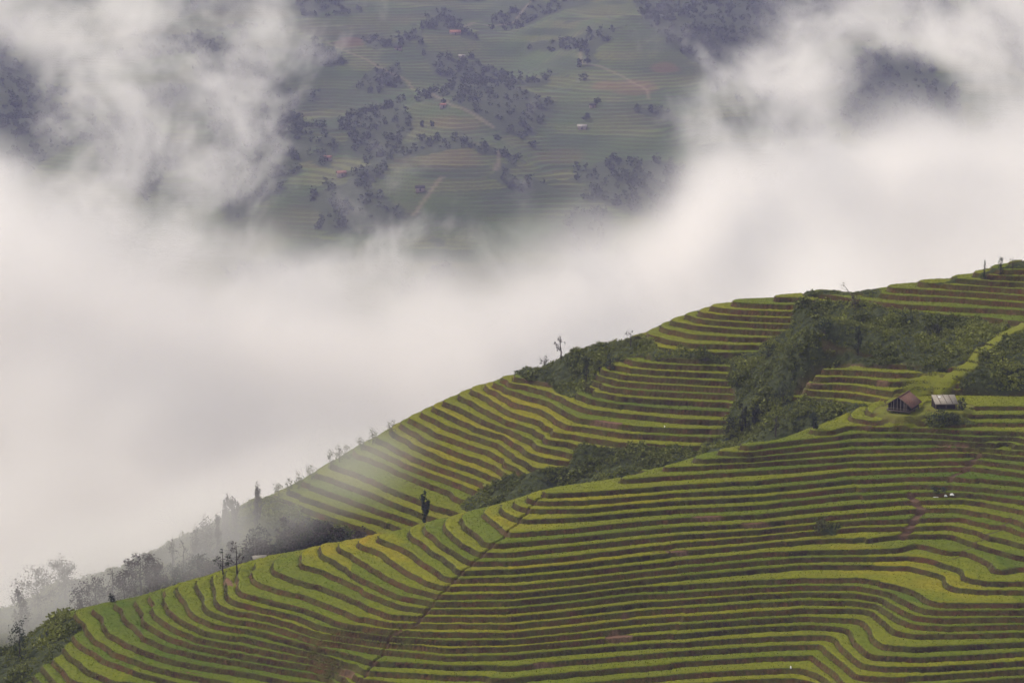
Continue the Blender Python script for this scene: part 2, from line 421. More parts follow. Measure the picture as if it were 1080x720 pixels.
# rough ground: scrub in the gullies, on the crest and on the left foot of the near spur
SCRUB_B = [[(840, 318), (905, 318), (1000, 333), (1066, 343), (1040, 362), (1012, 384), (975, 392), (955, 384), (870, 383), (838, 404), (836, 418), (925, 428), (930, 445), (760, 480), (600, 515), (500, 545), (485, 530), (510, 515), (555, 500), (598, 488), (610, 468), (740, 474), (765, 452), (775, 420), (768, 390), (770, 374), (800, 368), (830, 345)],
           [(540, 392), (560, 384), (600, 372), (660, 356), (686, 355), (690, 372), (656, 376), (634, 386), (628, 400), (616, 412), (600, 418), (585, 408), (560, 400)],
           [(1010, 388), (1050, 360), (1080, 345), (1200, 360), (1200, 416), (1015, 414)],
           [(250, 530), (285, 524), (330, 545), (390, 562), (380, 600), (-60, 760), (-60, 650), (120, 590)],
           [(686, 364), (700, 368), (770, 373), (770, 380), (690, 377)],
           [(845, 306), (930, 303), (925, 309), (850, 311)], [(985, 297), (1010, 290), (1008, 295), (985, 299)], [(1030, 292), (1050, 284), (1090, 268), (1090, 281), (1055, 285), (1040, 291)]]
SCRUB_F = [[(66, 641), (86, 662), (58, 690), (24, 722), (-80, 760), (-80, 640)], [(860, 548), (890, 552), (880, 562), (862, 560)], [(975, 441), (1010, 438), (1030, 446), (978, 448)]]
wild = np.zeros(X.shape, bool)
for p_ in SCRUB_B:
    wild |= poly_mask(p_, U + (fbm(X / 6, Y / 6, 31, 3) - .5) * 14, V + (fbm(X / 6, Y / 6, 37, 3) - .5) * 8) & ~isf
for p_ in SCRUB_F:
    wild |= poly_mask(p_, U + (fbm(X / 6, Y / 6, 31, 3) - .5) * 8, V + (fbm(X / 6, Y / 6, 37, 3) - .5) * 5) & isf
# hidden backs of both spurs are scrub as well
back_f = isf & (Y > 452) & (X < 60); wild |= back_f & (Hf < Tf[0].max() - 12) & (V > 560)
wildf = wild.astype(float)
for _ in range(3):                                          # soften the edge
    wildf[1:-1, 1:-1] = (wildf[1:-1, 1:-1] * 2 + wildf[:-2, 1:-1] + wildf[2:, 1:-1] + wildf[1:-1, :-2] + wildf[1:-1, 2:]) / 6


def plan(pts, front=True):
    """photograph pixels -> plan points on the smooth hillside"""
    out = []
    for (u, v) in pts:
        while True:
            d = ray(u, v)
            t = np.arange(374, 625, 0.25) / d[1]
            px, py, pz = d[0] * t, d[1] * t, CAM_Z + d[2] * t
            i = np.clip(np.searchsorted(xs, px), 0, len(xs) - 1); j = np.clip(np.searchsorted(ys, py), 0, len(ys) - 1)
            hh = HS[j, i]
            below = pz < hh
            if below.any() or v > 760: break
            v += .5                                         # just above the crest: step down onto it
        hit = np.argmax(below)
        out.append((px[hit], py[hit], hh[hit]))
    return out


paths = [(plan([(574, 520), (562, 530), (545, 550), (530, 566), (505, 588), (478, 612), (455, 638), (440, 655), (412, 668), (400, 690), (380, 722)]), 0.22, -0.4, .7),
         (plan([(905, 452), (930, 445), (955, 438), (975, 430)]), 0.5, 0.1, 0.4),
         (plan([(1006, 588), (1030, 572), (1046, 562), (1056, 556), (1068, 543)]), 0.5, 0.15, 0.35),
         (plan([(840, 352), (870, 362), (900, 370), (940, 378), (985, 390)]), 0.45, 0.0, 0.3),
         (plan([(960, 522), (972, 536), (962, 552), (952, 566)]), 0.7, -0.2, 1.0),
         (plan([(1033, 478), (1015, 496), (1000, 506)]), 0.5, -0.1, 0.8)]
soil = np.zeros(X.shape)
SUB = (slice(None), slice(None))
for pts, wd, dz, s in paths:
    d = line_dist([(p[0], p[1]) for p in pts], X, Y) + (fbm(X / 2, Y / 2, 77, 2) - .5) * 0.5
    m = 1 - sstep(wd * 0.6, wd * 1.5, d)
    TH = TH + m * dz
    soil = np.maximum(soil, m * s)
grass_lane = 1 - sstep(.9, 2.1, (fbm(X / 4, Y / 4, 95, 3) - .5) * 2.2 + np.minimum(line_dist([(p[0], p[1]) for p in plan([(1080, 342), (1068, 349), (1056, 353), (1045, 365), (1030, 372), (1022, 384), (1004, 396), (990, 412)])], X, Y),
                                            line_dist([(p[0], p[1]) for p in plan([(985, 402), (965, 412), (955, 424), (925, 436)])], X, Y) * 0.6))
grass_lane *= (~isf)
wildf = wildf * (1 - grass_lane)
yard = np.zeros(X.shape)
for (u, v, rad, up) in ((950, 438, 4.6, .3), (999, 433, 4.2, .2)):      # levelled yards of the two huts
    c_ = plan([(u, v)])[0]
    dd = np.hypot(X - c_[0] - .6, (Y - c_[1] - 2.6)) + (fbm(X / 2, Y / 2, 88, 2) - .5) * 1.2
    m_ = 1 - sstep(rad, rad + 1.8, dd)
    TH = TH * (1 - m_) + m_ * (c_[2] + up); RIS = RIS * (1 - m_)
    yard = np.maximum(yard, m_)
    soil = np.maximum(soil, m_ * .75 * sstep(.35, .6, fbm(X / 2.5, Y / 2.5, 89, 3)))
    grass_lane = np.maximum(grass_lane, m_ * .8)
# where the scrub grows the terraces have slumped into a plain slope
lump = (fbm(X / 5.0, Y / 5.0, 41, 4) - 0.4) * 2.2
wildf = wildf * (1 - np.clip(soil * 1.6, 0, 1))
TH = TH * (1 - wildf) + wildf * (HS - 0.4 + lump)
gl_ = grass_lane * (1 - yard)
TH = TH * (1 - gl_) + gl_ * (HS + 0.05)
# bare patches where a wall has slipped
slip = np.zeros(X.shape)
for (u, v, a, b) in ((653, 670, 14, 6), (660, 648, 7, 3), (243, 612, 8, 4), (207, 707, 16, 2.2), (800, 553, 20, 2), (865, 572, 6, 3), (1065, 331, 12, 4), (910, 383, 22, 2.4),
                     (640, 445, 22, 3), (1001, 468, 20, 2), (700, 580, 25, 2), (860, 404, 14, 1.5), (930, 402, 8, 2), (745, 545, 20, 1.5), (590, 700, 30, 2), (365, 708, 10, 4)):
    q = ((U - u) / a) ** 2 + ((V - v) / b) ** 2 + (fbm(X / 1.5, Y / 1.5, 91, 3) - .5) * 1.4
    slip = np.maximum(slip, 1 - sstep(0.6, 1.2, q))
# rice on the treads
edge = np.minimum(DO - 0.14, DI - 0.14)
for m_, a_, c_ in ((RIS, .02, .3), (wildf, .15, .4), (soil, .2, .5), (grass_lane, .15, .4), (slip * (DO < 1.2), .35, .7)):
    edge = np.minimum(edge, .6 * (1 - sstep(a_, c_, m_) * 2))
edge = np.where(Y < 570, edge, -.5)
edge = np.clip(edge, -.5, .6)
rice = edge > 0.02
crop_h = sstep(-.06, .26, edge)
hrice = 0.24 * crop_h + crop_h * ((fbm(X / 0.55, Y / 0.55, 53, 2) - 0.5) * 0.20 + (fbm(X / 4, Y / 4, 57, 2) - 0.5) * 0.14)
RZ = TH + hrice + (1 - crop_h) * (fbm(X / 0.9, Y / 0.9, 61, 3) - 0.5) * (0.2 + .5 * wildf)
# ripeness per plot: every step, cut along its length
hn = _hash(NI, NI * 0 + 3, 5)
seg = vnoise(X / 38.0 + hn * 91.0, NI * 1.0, 8)
ripe = np.clip(0.27 + 0.28 * seg + 0.14 * (hn - 0.5) + 0.3 * (fbm(X / 60.0, Y / 30.0, 15, 2) - 0.5), 0, 1)
extra = np.zeros(X.shape)
for (u, v, a, b, s) in ((300, 580, 90, 22, .12), (395, 570, 34, 10, .45), (335, 578, 26, 10, .4), (415, 585, 25, 8, .35), (1000, 617, 40, 14, .32), (930, 600, 60, 5, .28), (640, 525, 60, 8, .35), (560, 545, 40, 14, .3),
                        (940, 590, 40, 8, .3), (900, 576, 30, 6, .4), (140, 640, 60, 25, -.25), (300, 690, 160, 25, -.3), (1070, 590, 20, 10, -.4), (975, 628, 40, 8, -.5), (520, 455, 90, 50, .25), (1010, 400, 60, 40, .2), (1040, 500, 60, 25, -.25), (830, 480, 60, 12, -.1), (1010, 460, 80, 14, -.35)):
    q = ((U - u) / a) ** 2 + ((V - v) / b) ** 2
    extra = extra + s * (1 - sstep(0.4, 1.3, q))
plot_id = ((NI + 200).astype(int) * 64 + (CELL + 20).astype(int) % 64)
cnt = np.bincount(plot_id.ravel()); tot = np.bincount(plot_id.ravel(), extra.ravel())
mean = (tot / np.maximum(cnt, 1))[plot_id]
ph = _hash(plot_id, plot_id * 0 + 1, 77)
ripe = ripe + .45 * extra + .75 * mean + (ph - .5) * .16
wallt = _hash(plot_id, plot_id * 0 + 2, 99) * .6 + .4 * fbm(X / 9.0, Y / 9.0, 78, 3)
ripe = np.clip(ripe, 0, 1)
print('rice', rice.mean())


# ------------------------------------------------------------------ mesh from arrays
def grid_mesh(name, Xg, Yg, Zg, mask_quads=None, attrs=None, smooth=True):
    ny, nx = Xg.shape
    idx = np.arange(ny * nx).reshape(ny, nx)
    q = np.stack([idx[:-1, :-1], idx[:-1, 1:], idx[1:, 1:], idx[1:, :-1]], -1)
    q = q[mask_quads] if mask_quads is not None else q.reshape(-1, 4)
    q = q.reshape(-1, 4)
    used, inv = np.unique(q.ravel(), return_inverse=True)
    co = np.stack([Xg.ravel()[used], Yg.ravel()[used], Zg.ravel()[used]], 1).astype(np.float32)
    a = {k: (c.reshape(-1, c.shape[-1]) if c.ndim == 3 else c.ravel())[used] for k, c in (attrs or {}).items()}
    return raw_mesh(name, co, inv.reshape(-1, 4), a, smooth)


def raw_mesh(name, co, faces, attrs=None, smooth=False):
    me = bpy.data.meshes.new(name)
    k = faces.shape[1]
    me.vertices.add(len(co)); me.vertices.foreach_set('co', np.ascontiguousarray(co, np.float32).ravel())
    me.loops.add(faces.size); me.loops.foreach_set('vertex_index', np.ascontiguousarray(faces, np.int32).ravel())
    me.polygons.add(len(faces)); me.polygons.foreach_set('loop_start', np.arange(0, faces.size, k, dtype=np.int32))
    if smooth:
        me.polygons.foreach_set('use_smooth', np.ones(len(faces), bool))
    for nm, arr in (attrs or {}).items():
        at = me.attributes.new(nm, 'FLOAT', 'POINT')
        at.data.foreach_set('value', np.ascontiguousarray(arr, np.float32).ravel())
    me.update(calc_edges=True)
    return me


def link(name, me, mat=None, kind=None, parent=None, label=None, cat=None, group=None):
    o = bpy.data.objects.new(name, me)
    COL.objects.link(o)
    if mat is not None:
        me.materials.append(mat)
    if parent is not None: o.parent = parent
    if kind: o['kind'] = kind
    if label: o['label'] = label
    if cat: o['category'] = cat
    if group: o['group'] = group
    return o


# ------------------------------------------------------------------ materials
class NB:
    def __init__(self, name):
        self.m = bpy.data.materials.new(name); self.m.use_nodes = True
        self.t = self.m.node_tree; self.t.nodes.clear()
        self.out = self.t.nodes.new('ShaderNodeOutputMaterial')

    def n(self, typ, inp=None, **kw):
        nd = self.t.nodes.new(typ)
        for k, v_ in kw.items(): setattr(nd, k, v_)
        for k, v_ in (inp or {}).items():
            s = nd.inputs[k]
            if hasattr(v_, 'is_output'): self.t.links.new(v_, s)
            else: s.default_value = v_
        return nd

    def noise(self, scale, detail=4, vec=None, rough=0.55):
        i = {'Scale': scale, 'Detail': detail, 'Roughness': rough}
        if vec is not None: i['Vector'] = vec
        return self.n('ShaderNodeTexNoise', i).outputs[0]

    def attr(self, name): return self.n('ShaderNodeAttribute', attribute_name=name).outputs['Fac']

    def pos(self, scale=(1, 1, 1)):
        g = self.n('ShaderNodeNewGeometry').outputs['Position']
        return self.n('ShaderNodeVectorMath', {0: g, 1: scale}, operation='MULTIPLY').outputs[0]

    def ramp(self, fac, stops, interp='LINEAR'):
        r = self.n('ShaderNodeValToRGB', {0: fac}); r.color_ramp.interpolation = interp
        e = r.color_ramp.elements
        while len(e) < len(stops): e.new(0.5)
        for el, (p, c) in zip(e, stops):
            el.position = p; el.color = (*c, 1) if len(c) == 3 else c
        return r.outputs[0]

    def mix(self, f, a, b, typ='MIX'):
        nd = self.n('ShaderNodeMix', data_type='RGBA', blend_type=typ)
        for s, v_ in ((nd.inputs[0], f), (nd.inputs[6], a), (nd.inputs[7], b)):
            if hasattr(v_, 'is_output'): self.t.links.new(v_, s)
            else: s.default_value = v_ if not isinstance(v_, tuple) else (*v_, 1)[:4]
        return nd.outputs[2]

    def math(self, op, a, b=0.5, c=0.0):
        nd = self.n('ShaderNodeMath', {0: a, 1: b, 2: c}, operation=op)
        return nd.outputs[0]

    def finish(self, color, rough=0.9, bump=None, bstr=0.3, bdist=0.2, spec=0.2, trans=None):
        i = {'Base Color': color, 'Roughness': rough, 'Specular IOR Level': spec}
        if bump is not None:
            i['Normal'] = self.n('ShaderNodeBump', {'Height': bump, 'Strength': bstr, 'Distance': bdist}).outputs[0]
        b = self.n('ShaderNodeBsdfPrincipled', i)
        sh = b.outputs[0]
        if trans:
            tr = self.n('ShaderNodeBsdfTranslucent', {'Color': color}).outputs[0]
            sh = self.n('ShaderNodeMixShader', {0: trans, 1: sh, 2: tr}).outputs[0]
        self.t.links.new(sh, self.out.inputs[0])
        return self.m


def rice_colour(b):
    pn = b.noise(1.1, 6, b.pos((1, .6, 1)), .75)
    c = b.ramp(b.attr('ripe'), [(0.0, (.082, .135, .007)), (0.3, (.145, .182, .007)), (0.55, (.235, .240, .008)), (0.8, (.33, .275, .008)), (1.0, (.40, .28, .008))])
    c = b.mix(b.ramp(pn, [(0.3, (0, 0, 0)), (0.7, (1, 1, 1))]), b.mix(1.0, c, (.55, .62, .55), 'MULTIPLY'), c)
    return b.mix(b.math('MULTIPLY', b.ramp(b.noise(0.16, 4, b.pos()), [(.35, (0, 0, 0)), (.7, (1, 1, 1))]), .45), c, (.13, .135, .02))


b = NB('terrace_ground')
p1 = b.pos(); pst = b.pos((2.2, 2.2, .5))
e = b.ramp(b.noise(1.1, 7, pst, .78), [(.28, (.024, .015, .008)), (.5, (.056, .034, .017)), (.72, (.132, .082, .043))])
e = b.mix(b.ramp(b.attr('wall'), [(.25, (0, 0, 0)), (.75, (1, 1, 1))]), b.mix(1.0, e, (.50, .50, .50), 'MULTIPLY'), b.mix(1.0, e, (1.6, 1.36, 1.1), 'MULTIPLY'))
e = b.mix(b.ramp(b.noise(.09, 4, p1), [(.54, (0, 0, 0)), (.68, (.9, .9, .9))]), e, (.110, .048, .025))        # redder clay
wd = b.ramp(b.noise(.40, 6, p1, .72), [(.40, (0, 0, 0)), (.60, (1, 1, 1))])
e = b.mix(b.math('MULTIPLY', wd, .72), e, (.078, .084, .018))                                                # weeds on the wall
e = b.mix(b.math('MULTIPLY', b.attr('slip'), .7), e, b.ramp(b.noise(.9, 5, pst), [(.3, (.085, .048, .030)), (.7, (.20, .12, .082))]))
tread = b.mix(b.noise(.7, 4, p1), (.045, .060, .014), (.095, .105, .022))
flat = b.n('ShaderNodeSeparateXYZ', {0: b.n('ShaderNodeNewGeometry').outputs['True Normal']}).outputs[2]
e = b.mix(b.ramp(flat, [(.62, (0, 0, 0)), (.85, (1, 1, 1))]), e, b.mix(b.attr('slip'), tread, (.17, .095, .06)))
e = b.mix(b.attr('soil'), e, b.mix(b.noise(.6, 4, p1), (.06, .036, .022), (.16, .095, .06)))
e = b.mix(b.attr('lane'), e, b.mix(b.noise(.8, 5, p1, .7), (.10, .13, .014), (.22, .215, .018)))
e = b.mix(b.attr('wild'), e, b.mix(b.ramp(b.noise(.6, 6, p1, .75), [(.35, (0, 0, 0)), (.65, (1, 1, 1))]), (.018, .026, .009), (.062, .074, .024)))
cm = b.math('ADD', b.attr('crop'), b.math('MULTIPLY_ADD', b.noise(2.2, 3, p1), .22, -.13))
e = b.mix(b.ramp(cm, [(.0, (0, 0, 0)), (.05, (1, 1, 1))]), e, rice_colour(b))
M_BANK = b.finish(e, .9, b.noise(2.6, 6, p1, .7), .7, .3, trans=.05)
b = NB('rice')
M_RICE = b.finish(rice_colour(b), .75, trans=.15)

# ------------------------------------------------------------------ the terraced hillside and the crop on it
atts = {'slip': slip, 'soil': soil, 'wild': wildf, 'lane': grass_lane, 'ripe': ripe, 'crop': edge, 'wall': wallt}
cr = edge > -.1
qr = cr[:-1, :-1] & cr[:-1, 1:] & cr[1:, 1:] & cr[1:, :-1]
hill = link('terraced_hillside', grid_mesh('terraced_hillside', X, Y, RZ, ~qr, atts), M_BANK, 'structure')
rice_o = link('rice_crop', grid_mesh('rice_crop', X, Y, RZ, qr, atts), M_BANK, 'stuff', label='rice ripening on the treads of the terraces')
# which ground the photograph sees (coarse depth buffer), used to spend the scrub where it shows
zi = (np.clip(U / 3, -20, 400).astype(int) + 20) * 400 + np.clip(V / 3, -20, 300).astype(int) + 20
zb_ = np.full(zi.max() + 1, 1e9)
np.minimum.at(zb_, zi.ravel(), Y.ravel())
seen_ground = (Y < zb_[zi] + 7) & (U > -40) & (U < 1120) & (V < 745)
# ------------------------------------------------------------------ the far side of the valley
def far_base(x, y):
    """smooth far slope: valley floor, then a long slope rising away from the camera"""
    s = np.clip((y - 1380) / 1500.0, 0, 1.2)
    z = -305 + 330 * s ** 0.9
    spur = np.exp(-((x - 60 - (y - 2300) * 0.28) / 150.0) ** 2)          # a low rib coming down the slope
    gully = np.exp(-((x - 30 + (y - 2300) * 0.12) / 60.0) ** 2)
    z = z + 26 * spur * sstep(1700, 2100, y) - 16 * gully * sstep(1900, 2200, y)
    z = z + (fbm(x / 420.0, y / 420.0, 101, 3) - 0.5) * 90 * sstep(1350, 1700, y)
    z = z + (fbm(x / 120.0, y / 120.0, 105, 3) - 0.5) * 18 * sstep(1350, 1600, y)
    return z


fx = np.concatenate([np.arange(-1500, -660, 20), np.arange(-660, 660, 3.0), np.arange(660, 1501, 20)])
fy = np.concatenate([np.arange(1100, 1600, 10), np.arange(1600, 2950, 2.2), np.arange(2950, 3101, 10)])
FX, FY = np.meshgrid(fx, fy)
FH = far_base(FX, FY)


def far_at(u, v):
    d = ray(u, v)
    t = np.arange(1400, 3090, 2.0) / d[1]
    px, py, pz = d[0] * t, d[1] * t, CAM_Z + d[2] * t
    i = np.clip(np.searchsorted(fx, px), 0, len(fx) - 1); j = np.clip(np.searchsorted(fy, py), 0, len(fy) - 1)
    hit = np.argmax(pz < FH[j, i])
    if not (pz < FH[j, i]).any(): hit = len(t) - 1
    return np.array([px[hit], py[hit], FH[j, i][hit]])


FU, FV = project(FX, FY, FH)
print('far frame v at y 2800', FV[np.searchsorted(fy, 2800), len(fx) // 2], 'v=260 at', far_at(540, 260), 'v=5', far_at(540, 5), far_at(100, 5), far_at(980, 5))
wob_u = (fbm(FX / 30, FY / 30, 120, 4) - .5) * 34; wob_v = (fbm(FX / 30, FY / 30, 123, 4) - .5) * 22
WOODS = [[(443, 37), (453, 60), (493, 62), (520, 67), (550, 90), (587, 107), (578, 127), (553, 147), (507, 130), (477, 103), (455, 73), (436, 50)],
         [(387, 113), (417, 103), (432, 123), (423, 162), (397, 177), (366, 157), (360, 130)], [(300, -20), (365, -20), (362, 14), (318, 20)],
         [(608, 178), (650, 166), (705, 170), (745, 188), (752, 216), (705, 240), (650, 220), (618, 200)],
         [(655, -30), (930, -30), (900, 30), (830, 70), (775, 88), (735, 62), (700, 45), (680, 20)], [(553, 46), (590, 40), (645, 30), (660, 20), (640, 44), (600, 52), (560, 54)],
         [(205, 60), (255, 35), (302, 78), (318, 130), (330, 150), (300, 205), (240, 235), (215, 190), (225, 120)], [(-60, 30), (20, 60), (60, 110), (70, 160), (20, 190), (-60, 200)],
         [(880, 60), (960, 50), (1010, 90), (1010, 150), (940, 160), (890, 130)], [(100, 130), (160, 120), (190, 170), (150, 210), (100, 190)], [(1020, -20), (1120, -20), (1120, 80), (1040, 60)],
         [(335, 140), (360, 150), (352, 180), (330, 175)], [(450, 12), (475, 8), (485, 24), (455, 26)], [(745, 60), (760, 55), (768, 92), (748, 100)], [(395, 70), (420, 66), (425, 92), (398, 96), (370, 90)]]
fwood = np.zeros(FX.shape, bool)
for p_ in WOODS:
    fwood |= poly_mask(p_, FU + wob_u * .6, FV + wob_v * .6)
fwood |= (fbm(FX / 70, FY / 70, 131, 4) > 0.63) & (FY > 1500)
fwood &= FY > 1450
fred = np.zeros(FX.shape)
for (u, v, a, b) in ((702, 72, 18, 6), (668, 92, 26, 10), (690, 12, 16, 6), (480, 130, 30, 8), (640, 90, 20, 5), (330, 172, 30, 6), (460, 165, 60, 14), (370, 45, 20, 5), (590, 165, 30, 8)):
    fred = np.maximum(fred, (1 - sstep(.5, 1.3, ((FU + wob_u * .5 - u) / a) ** 2 + ((FV + wob_v * .3 - v) / b) ** 2)) * (.30 if a < 28 else .12))
flines = [[(545, 20), (552, 10), (562, 0)], [(611, 55), (614, 66), (634, 70), (660, 82), (682, 95)], [(523, 180), (528, 160)], [(437, 225), (452, 205), (466, 185)], [(345, 45), (385, 62), (430, 85), (475, 110), (520, 135)], [(480, 26), (500, 24), (545, 22)], [(682, 95), (684, 104)]]
fpath = np.zeros(FX.shape)
for l in flines:
    d = line_dist([far_at(*p)[:2] for p in l], FX, FY)
    fpath = np.maximum(fpath, (1 - sstep(.8, 2.8, d)) * .32)
# hill fields stepped like the near ones
Lf = FH / 2.6 + (fbm(FX / 60, FY / 60, 140, 2) - .5) * 1.2
pf = 0.45
step_ = 2.6 * (np.floor(Lf) + sstep(0, 1, np.clip((Lf - np.floor(Lf) - (1 - pf)) / pf, 0, 1)))
amt = np.where(fwood, 0.0, 1.0) * sstep(1550, 1650, FY)
FZ = FH + (step_ - 2.6 * Lf + 0.0) * amt * (0.25 + 0.9 * sstep(.35, .7, fbm(FX / 110, FY / 70, 155, 2)))
pid = vnoise(FX / 55 + wob_u * .02, np.floor(Lf / 3.0) * 1.0 + FY / 90, 150)
me = grid_mesh('far_hillside', FX, FY, FZ, None, {'wood': fwood.astype(float), 'red': fred, 'path': fpath, 'plot': pid,
                                                  'bank': amt * sstep(.5, .75, Lf - np.floor(Lf))}, smooth=True)
b = NB('far_fields')
p1 = b.pos()
c = b.ramp(b.attr('plot'), [(.1, (.038, .062, .018)), (.4, (.062, .092, .024)), (.6, (.092, .118, .030)), (.85, (.118, .128, .040))])
c = b.mix(b.math('MULTIPLY', b.attr('bank'), .6), c, (.050, .046, .030))
c = b.mix(b.ramp(b.noise(.010, 5, p1, .6), [(.48, (0, 0, 0)), (.68, (.5, .5, .5))]), c, (.070, .064, .036))
c = b.mix(b.ramp(b.noise(.016, 4, p1, .6), [(.52, (0, 0, 0)), (.66, (.7, .7, .7))]), c, (.062, .095, .03))
c = b.mix(b.attr('red'), c, (.21, .085, .055))
c = b.mix(b.attr('wood'), c, b.mix(b.noise(.05, 5, p1, .7), (.030, .040, .018), (.062, .074, .032)))
c = b.mix(b.attr('path'), c, (.34, .25, .19))
link('far_hillside', me, b.finish(c, .95, b.noise(.25, 5, p1), .6, 2.0), 'structure')

vx = np.linspace(-1500, 1500, 61); vy = np.linspace(-800, 1500, 47)
VX, VY = np.meshgrid(vx, vy)
me = grid_mesh('valley_floor', VX, VY, -306 + (fbm(VX / 300, VY / 300, 160, 3)) * 5.0)
b = NB('valley_grass')
link('valley_floor', me, b.finish(b.mix(b.noise(.01, 5, b.pos()), (.05, .07, .02), (.11, .11, .04)), .95), 'structure')
# flanks that carry the two spurs down to the valley floor
hx = np.linspace(-700, 700, 141); hy = np.concatenate([np.linspace(-300, 372, 40), np.linspace(372, 1100, 120)])
HX, HY = np.meshgrid(hx, hy)
ridge = -2 + HX * 0.17
ridge = np.where(HX < -100, -19 + (HX + 100) * .32, np.where(HX > 140, 22 + (HX - 140) * .3, ridge)) - 14
dn = np.where(HY > 520, (HY - 520) * .62, (470 - HY).clip(0) * .60)
HZ = np.maximum(ridge - 26 - dn, -310) + (fbm(HX / 90, HY / 90, 170, 4) - .5) * 22
inner = np.maximum(CF, CB)                                   # follows the surveyed ground just below its surface
ii = np.clip((HX - CX[0]) / 1.5, 0, len(CX) - 1).astype(int); jj = np.clip((HY - CY[0]) / 1.5, 0, len(CY) - 1).astype(int)
edge_in = np.minimum(np.minimum(HX - CX[0], CX[-1] - HX), np.minimum(HY - CY[0], CY[-1] - HY))
wi = sstep(0, 40, edge_in)
HZ = HZ * (1 - wi) + (inner[jj, ii] - 2.5 - 4.0 * (edge_in > 60)) * wi
camside = sstep(180, -60, HY)
HZ = np.where(HY < 300, np.maximum(HZ, -306), HZ)
me = grid_mesh('mountain_flank', HX, HY, HZ)
b = NB('scrub_ground')
link('mountain_flank', me, b.finish(b.mix(b.noise(.04, 6, b.pos(), .65), (.03, .042, .014), (.09, .095, .034)), .95, b.noise(.3, 5, b.pos()), .6, 2.0), 'structure')
# ------------------------------------------------------------------ foliage
def leaf_mat(name, dark, light, trans=.15, vary=True):
    b = NB(name)
    c = b.mix(b.attr('tone'), dark, light)
    if not vary: return b.finish(b.mix(b.math('MULTIPLY', b.noise(.22, 4, b.pos()), .4), c, light), .7, trans=trans)
    rnd = b.n('ShaderNodeObjectInfo').outputs['Random']
    c = b.n('ShaderNodeHueSaturation', {'Hue': b.math('MULTIPLY_ADD', rnd, .05, .475), 'Value': b.math('MULTIPLY_ADD', rnd, .5, .75), 'Color': c}).outputs[0]
    return b.finish(c, .7, trans=trans)


M_LEAF = leaf_mat('green_leaves', (.030, .038, .012), (.140, .145, .042))
M_SCRUB = leaf_mat('scrub_leaves', (.040, .054, .012), (.205, .225, .048), .15, False)
M_DARKLEAF = leaf_mat('dark_leaves', (.018, .028, .016), (.050, .062, .028))
M_DRYLEAF = leaf_mat('brown_twigs', (.045, .034, .030), (.090, .070, .052))
M_FARLEAF = leaf_mat('far_leaves', (.034, .046, .024), (.080, .094, .044))
M_MISTLEAF = leaf_mat('mist_tinted_leaves', (.040, .032, .032), (.105, .085, .078))  # purplish grey cast of the mist put into the leaf colour
M_GRASS = leaf_mat('wall_weeds', (.055, .065, .018), (.150, .150, .040), .2)
b = NB('bark'); M_BARK = b.finish(b.mix(b.noise(4, 5, b.pos((1, 1, .3))), (.030, .024, .022), (.085, .068, .058)), .95)
b = NB('pale_dead_wood'); M_PALEBARK = b.finish(b.mix(b.noise(4, 5, b.pos((1, 1, .3))), (.12, .10, .09), (.30, .26, .23)), .95)


def leaf_cards(c, size, r, up=0.3):
    """one small bent leaf spray (two triangles) at every centre c"""
    n = len(c)
    a = r.normal(size=(n, 3)); a[:, 2] = a[:, 2] * .7 + up
    a /= np.linalg.norm(a, axis=1)[:, None]
    b_ = np.cross(a, r.normal(size=(n, 3))); b_ /= np.linalg.norm(b_, axis=1)[:, None] + 1e-9
    s = (size * r.uniform(.6, 1.35, n))[:, None]
    co = np.stack([c - a * s * .5, c + b_ * s * .42 + a * s * .1, c + a * s * .6, c - b_ * s * .42 + a * s * .1], 1).reshape(-1, 3)
    i = np.arange(n) * 4
    f = np.concatenate([np.stack([i, i + 1, i + 2], 1), np.stack([i, i + 2, i + 3], 1)])
    return co, f, np.repeat(r.uniform(0, 1, n), 4)


def crown_points(r, n, rad, clumps, tight=.34, shell=.55, profile=None):
    """leaf positions gathered in clumps through an uneven crown volume (centre at origin, z from -1 to 1 scaled)"""
    d = r.normal(size=(clumps, 3)); d /= np.linalg.norm(d, axis=1)[:, None]
    q = d * (r.uniform(shell ** 3, 1, clumps) ** (1 / 3))[:, None]
    if profile is not None:
        q[:, 2] = r.uniform(-1, 1, clumps)
        k = np.array([profile((z_ + 1) / 2) for z_ in q[:, 2]])
        ang = r.uniform(0, 2 * math.pi, clumps); rr = k * np.sqrt(r.uniform(.15, 1, clumps))
        q[:, 0] = np.cos(ang) * rr; q[:, 1] = np.sin(ang) * rr
    pick = r.integers(0, clumps, n)
    sz = r.uniform(.5, 1.25, clumps)
    p = q[pick] + r.normal(size=(n, 3)) * (tight * sz[pick])[:, None] * np.array([1, 1, .8])
    return p * np.array(rad), q * np.array(rad)


def tube(pts, rads, sides=6):
    pts = np.array(pts, float); n = len(pts)
    co, fc = [], []
    for i in range(n):
        t = pts[min(i + 1, n - 1)] - pts[max(i - 1, 0)]; t /= np.linalg.norm(t) + 1e-9
        a = np.cross(t, [0.3, 1, .1]); a /= np.linalg.norm(a) + 1e-9; b_ = np.cross(t, a)
        for k in range(sides):
            w_ = 2 * math.pi * k / sides
            co.append(pts[i] + (a * math.cos(w_) + b_ * math.sin(w_)) * rads[i])
    for i in range(n - 1):
        for k in range(sides):
            a, b2 = i * sides + k, i * sides + (k + 1) % sides
            fc += [(a, b2, b2 + sides), (a, b2 + sides, a + sides)]
    return np.array(co), np.array(fc)


def merge(parts):
    co, fc, o = [], [], 0
    for c, f in parts:
        co.append(c); fc.append(f + o); o += len(c)
    return np.concatenate(co), np.concatenate(fc)


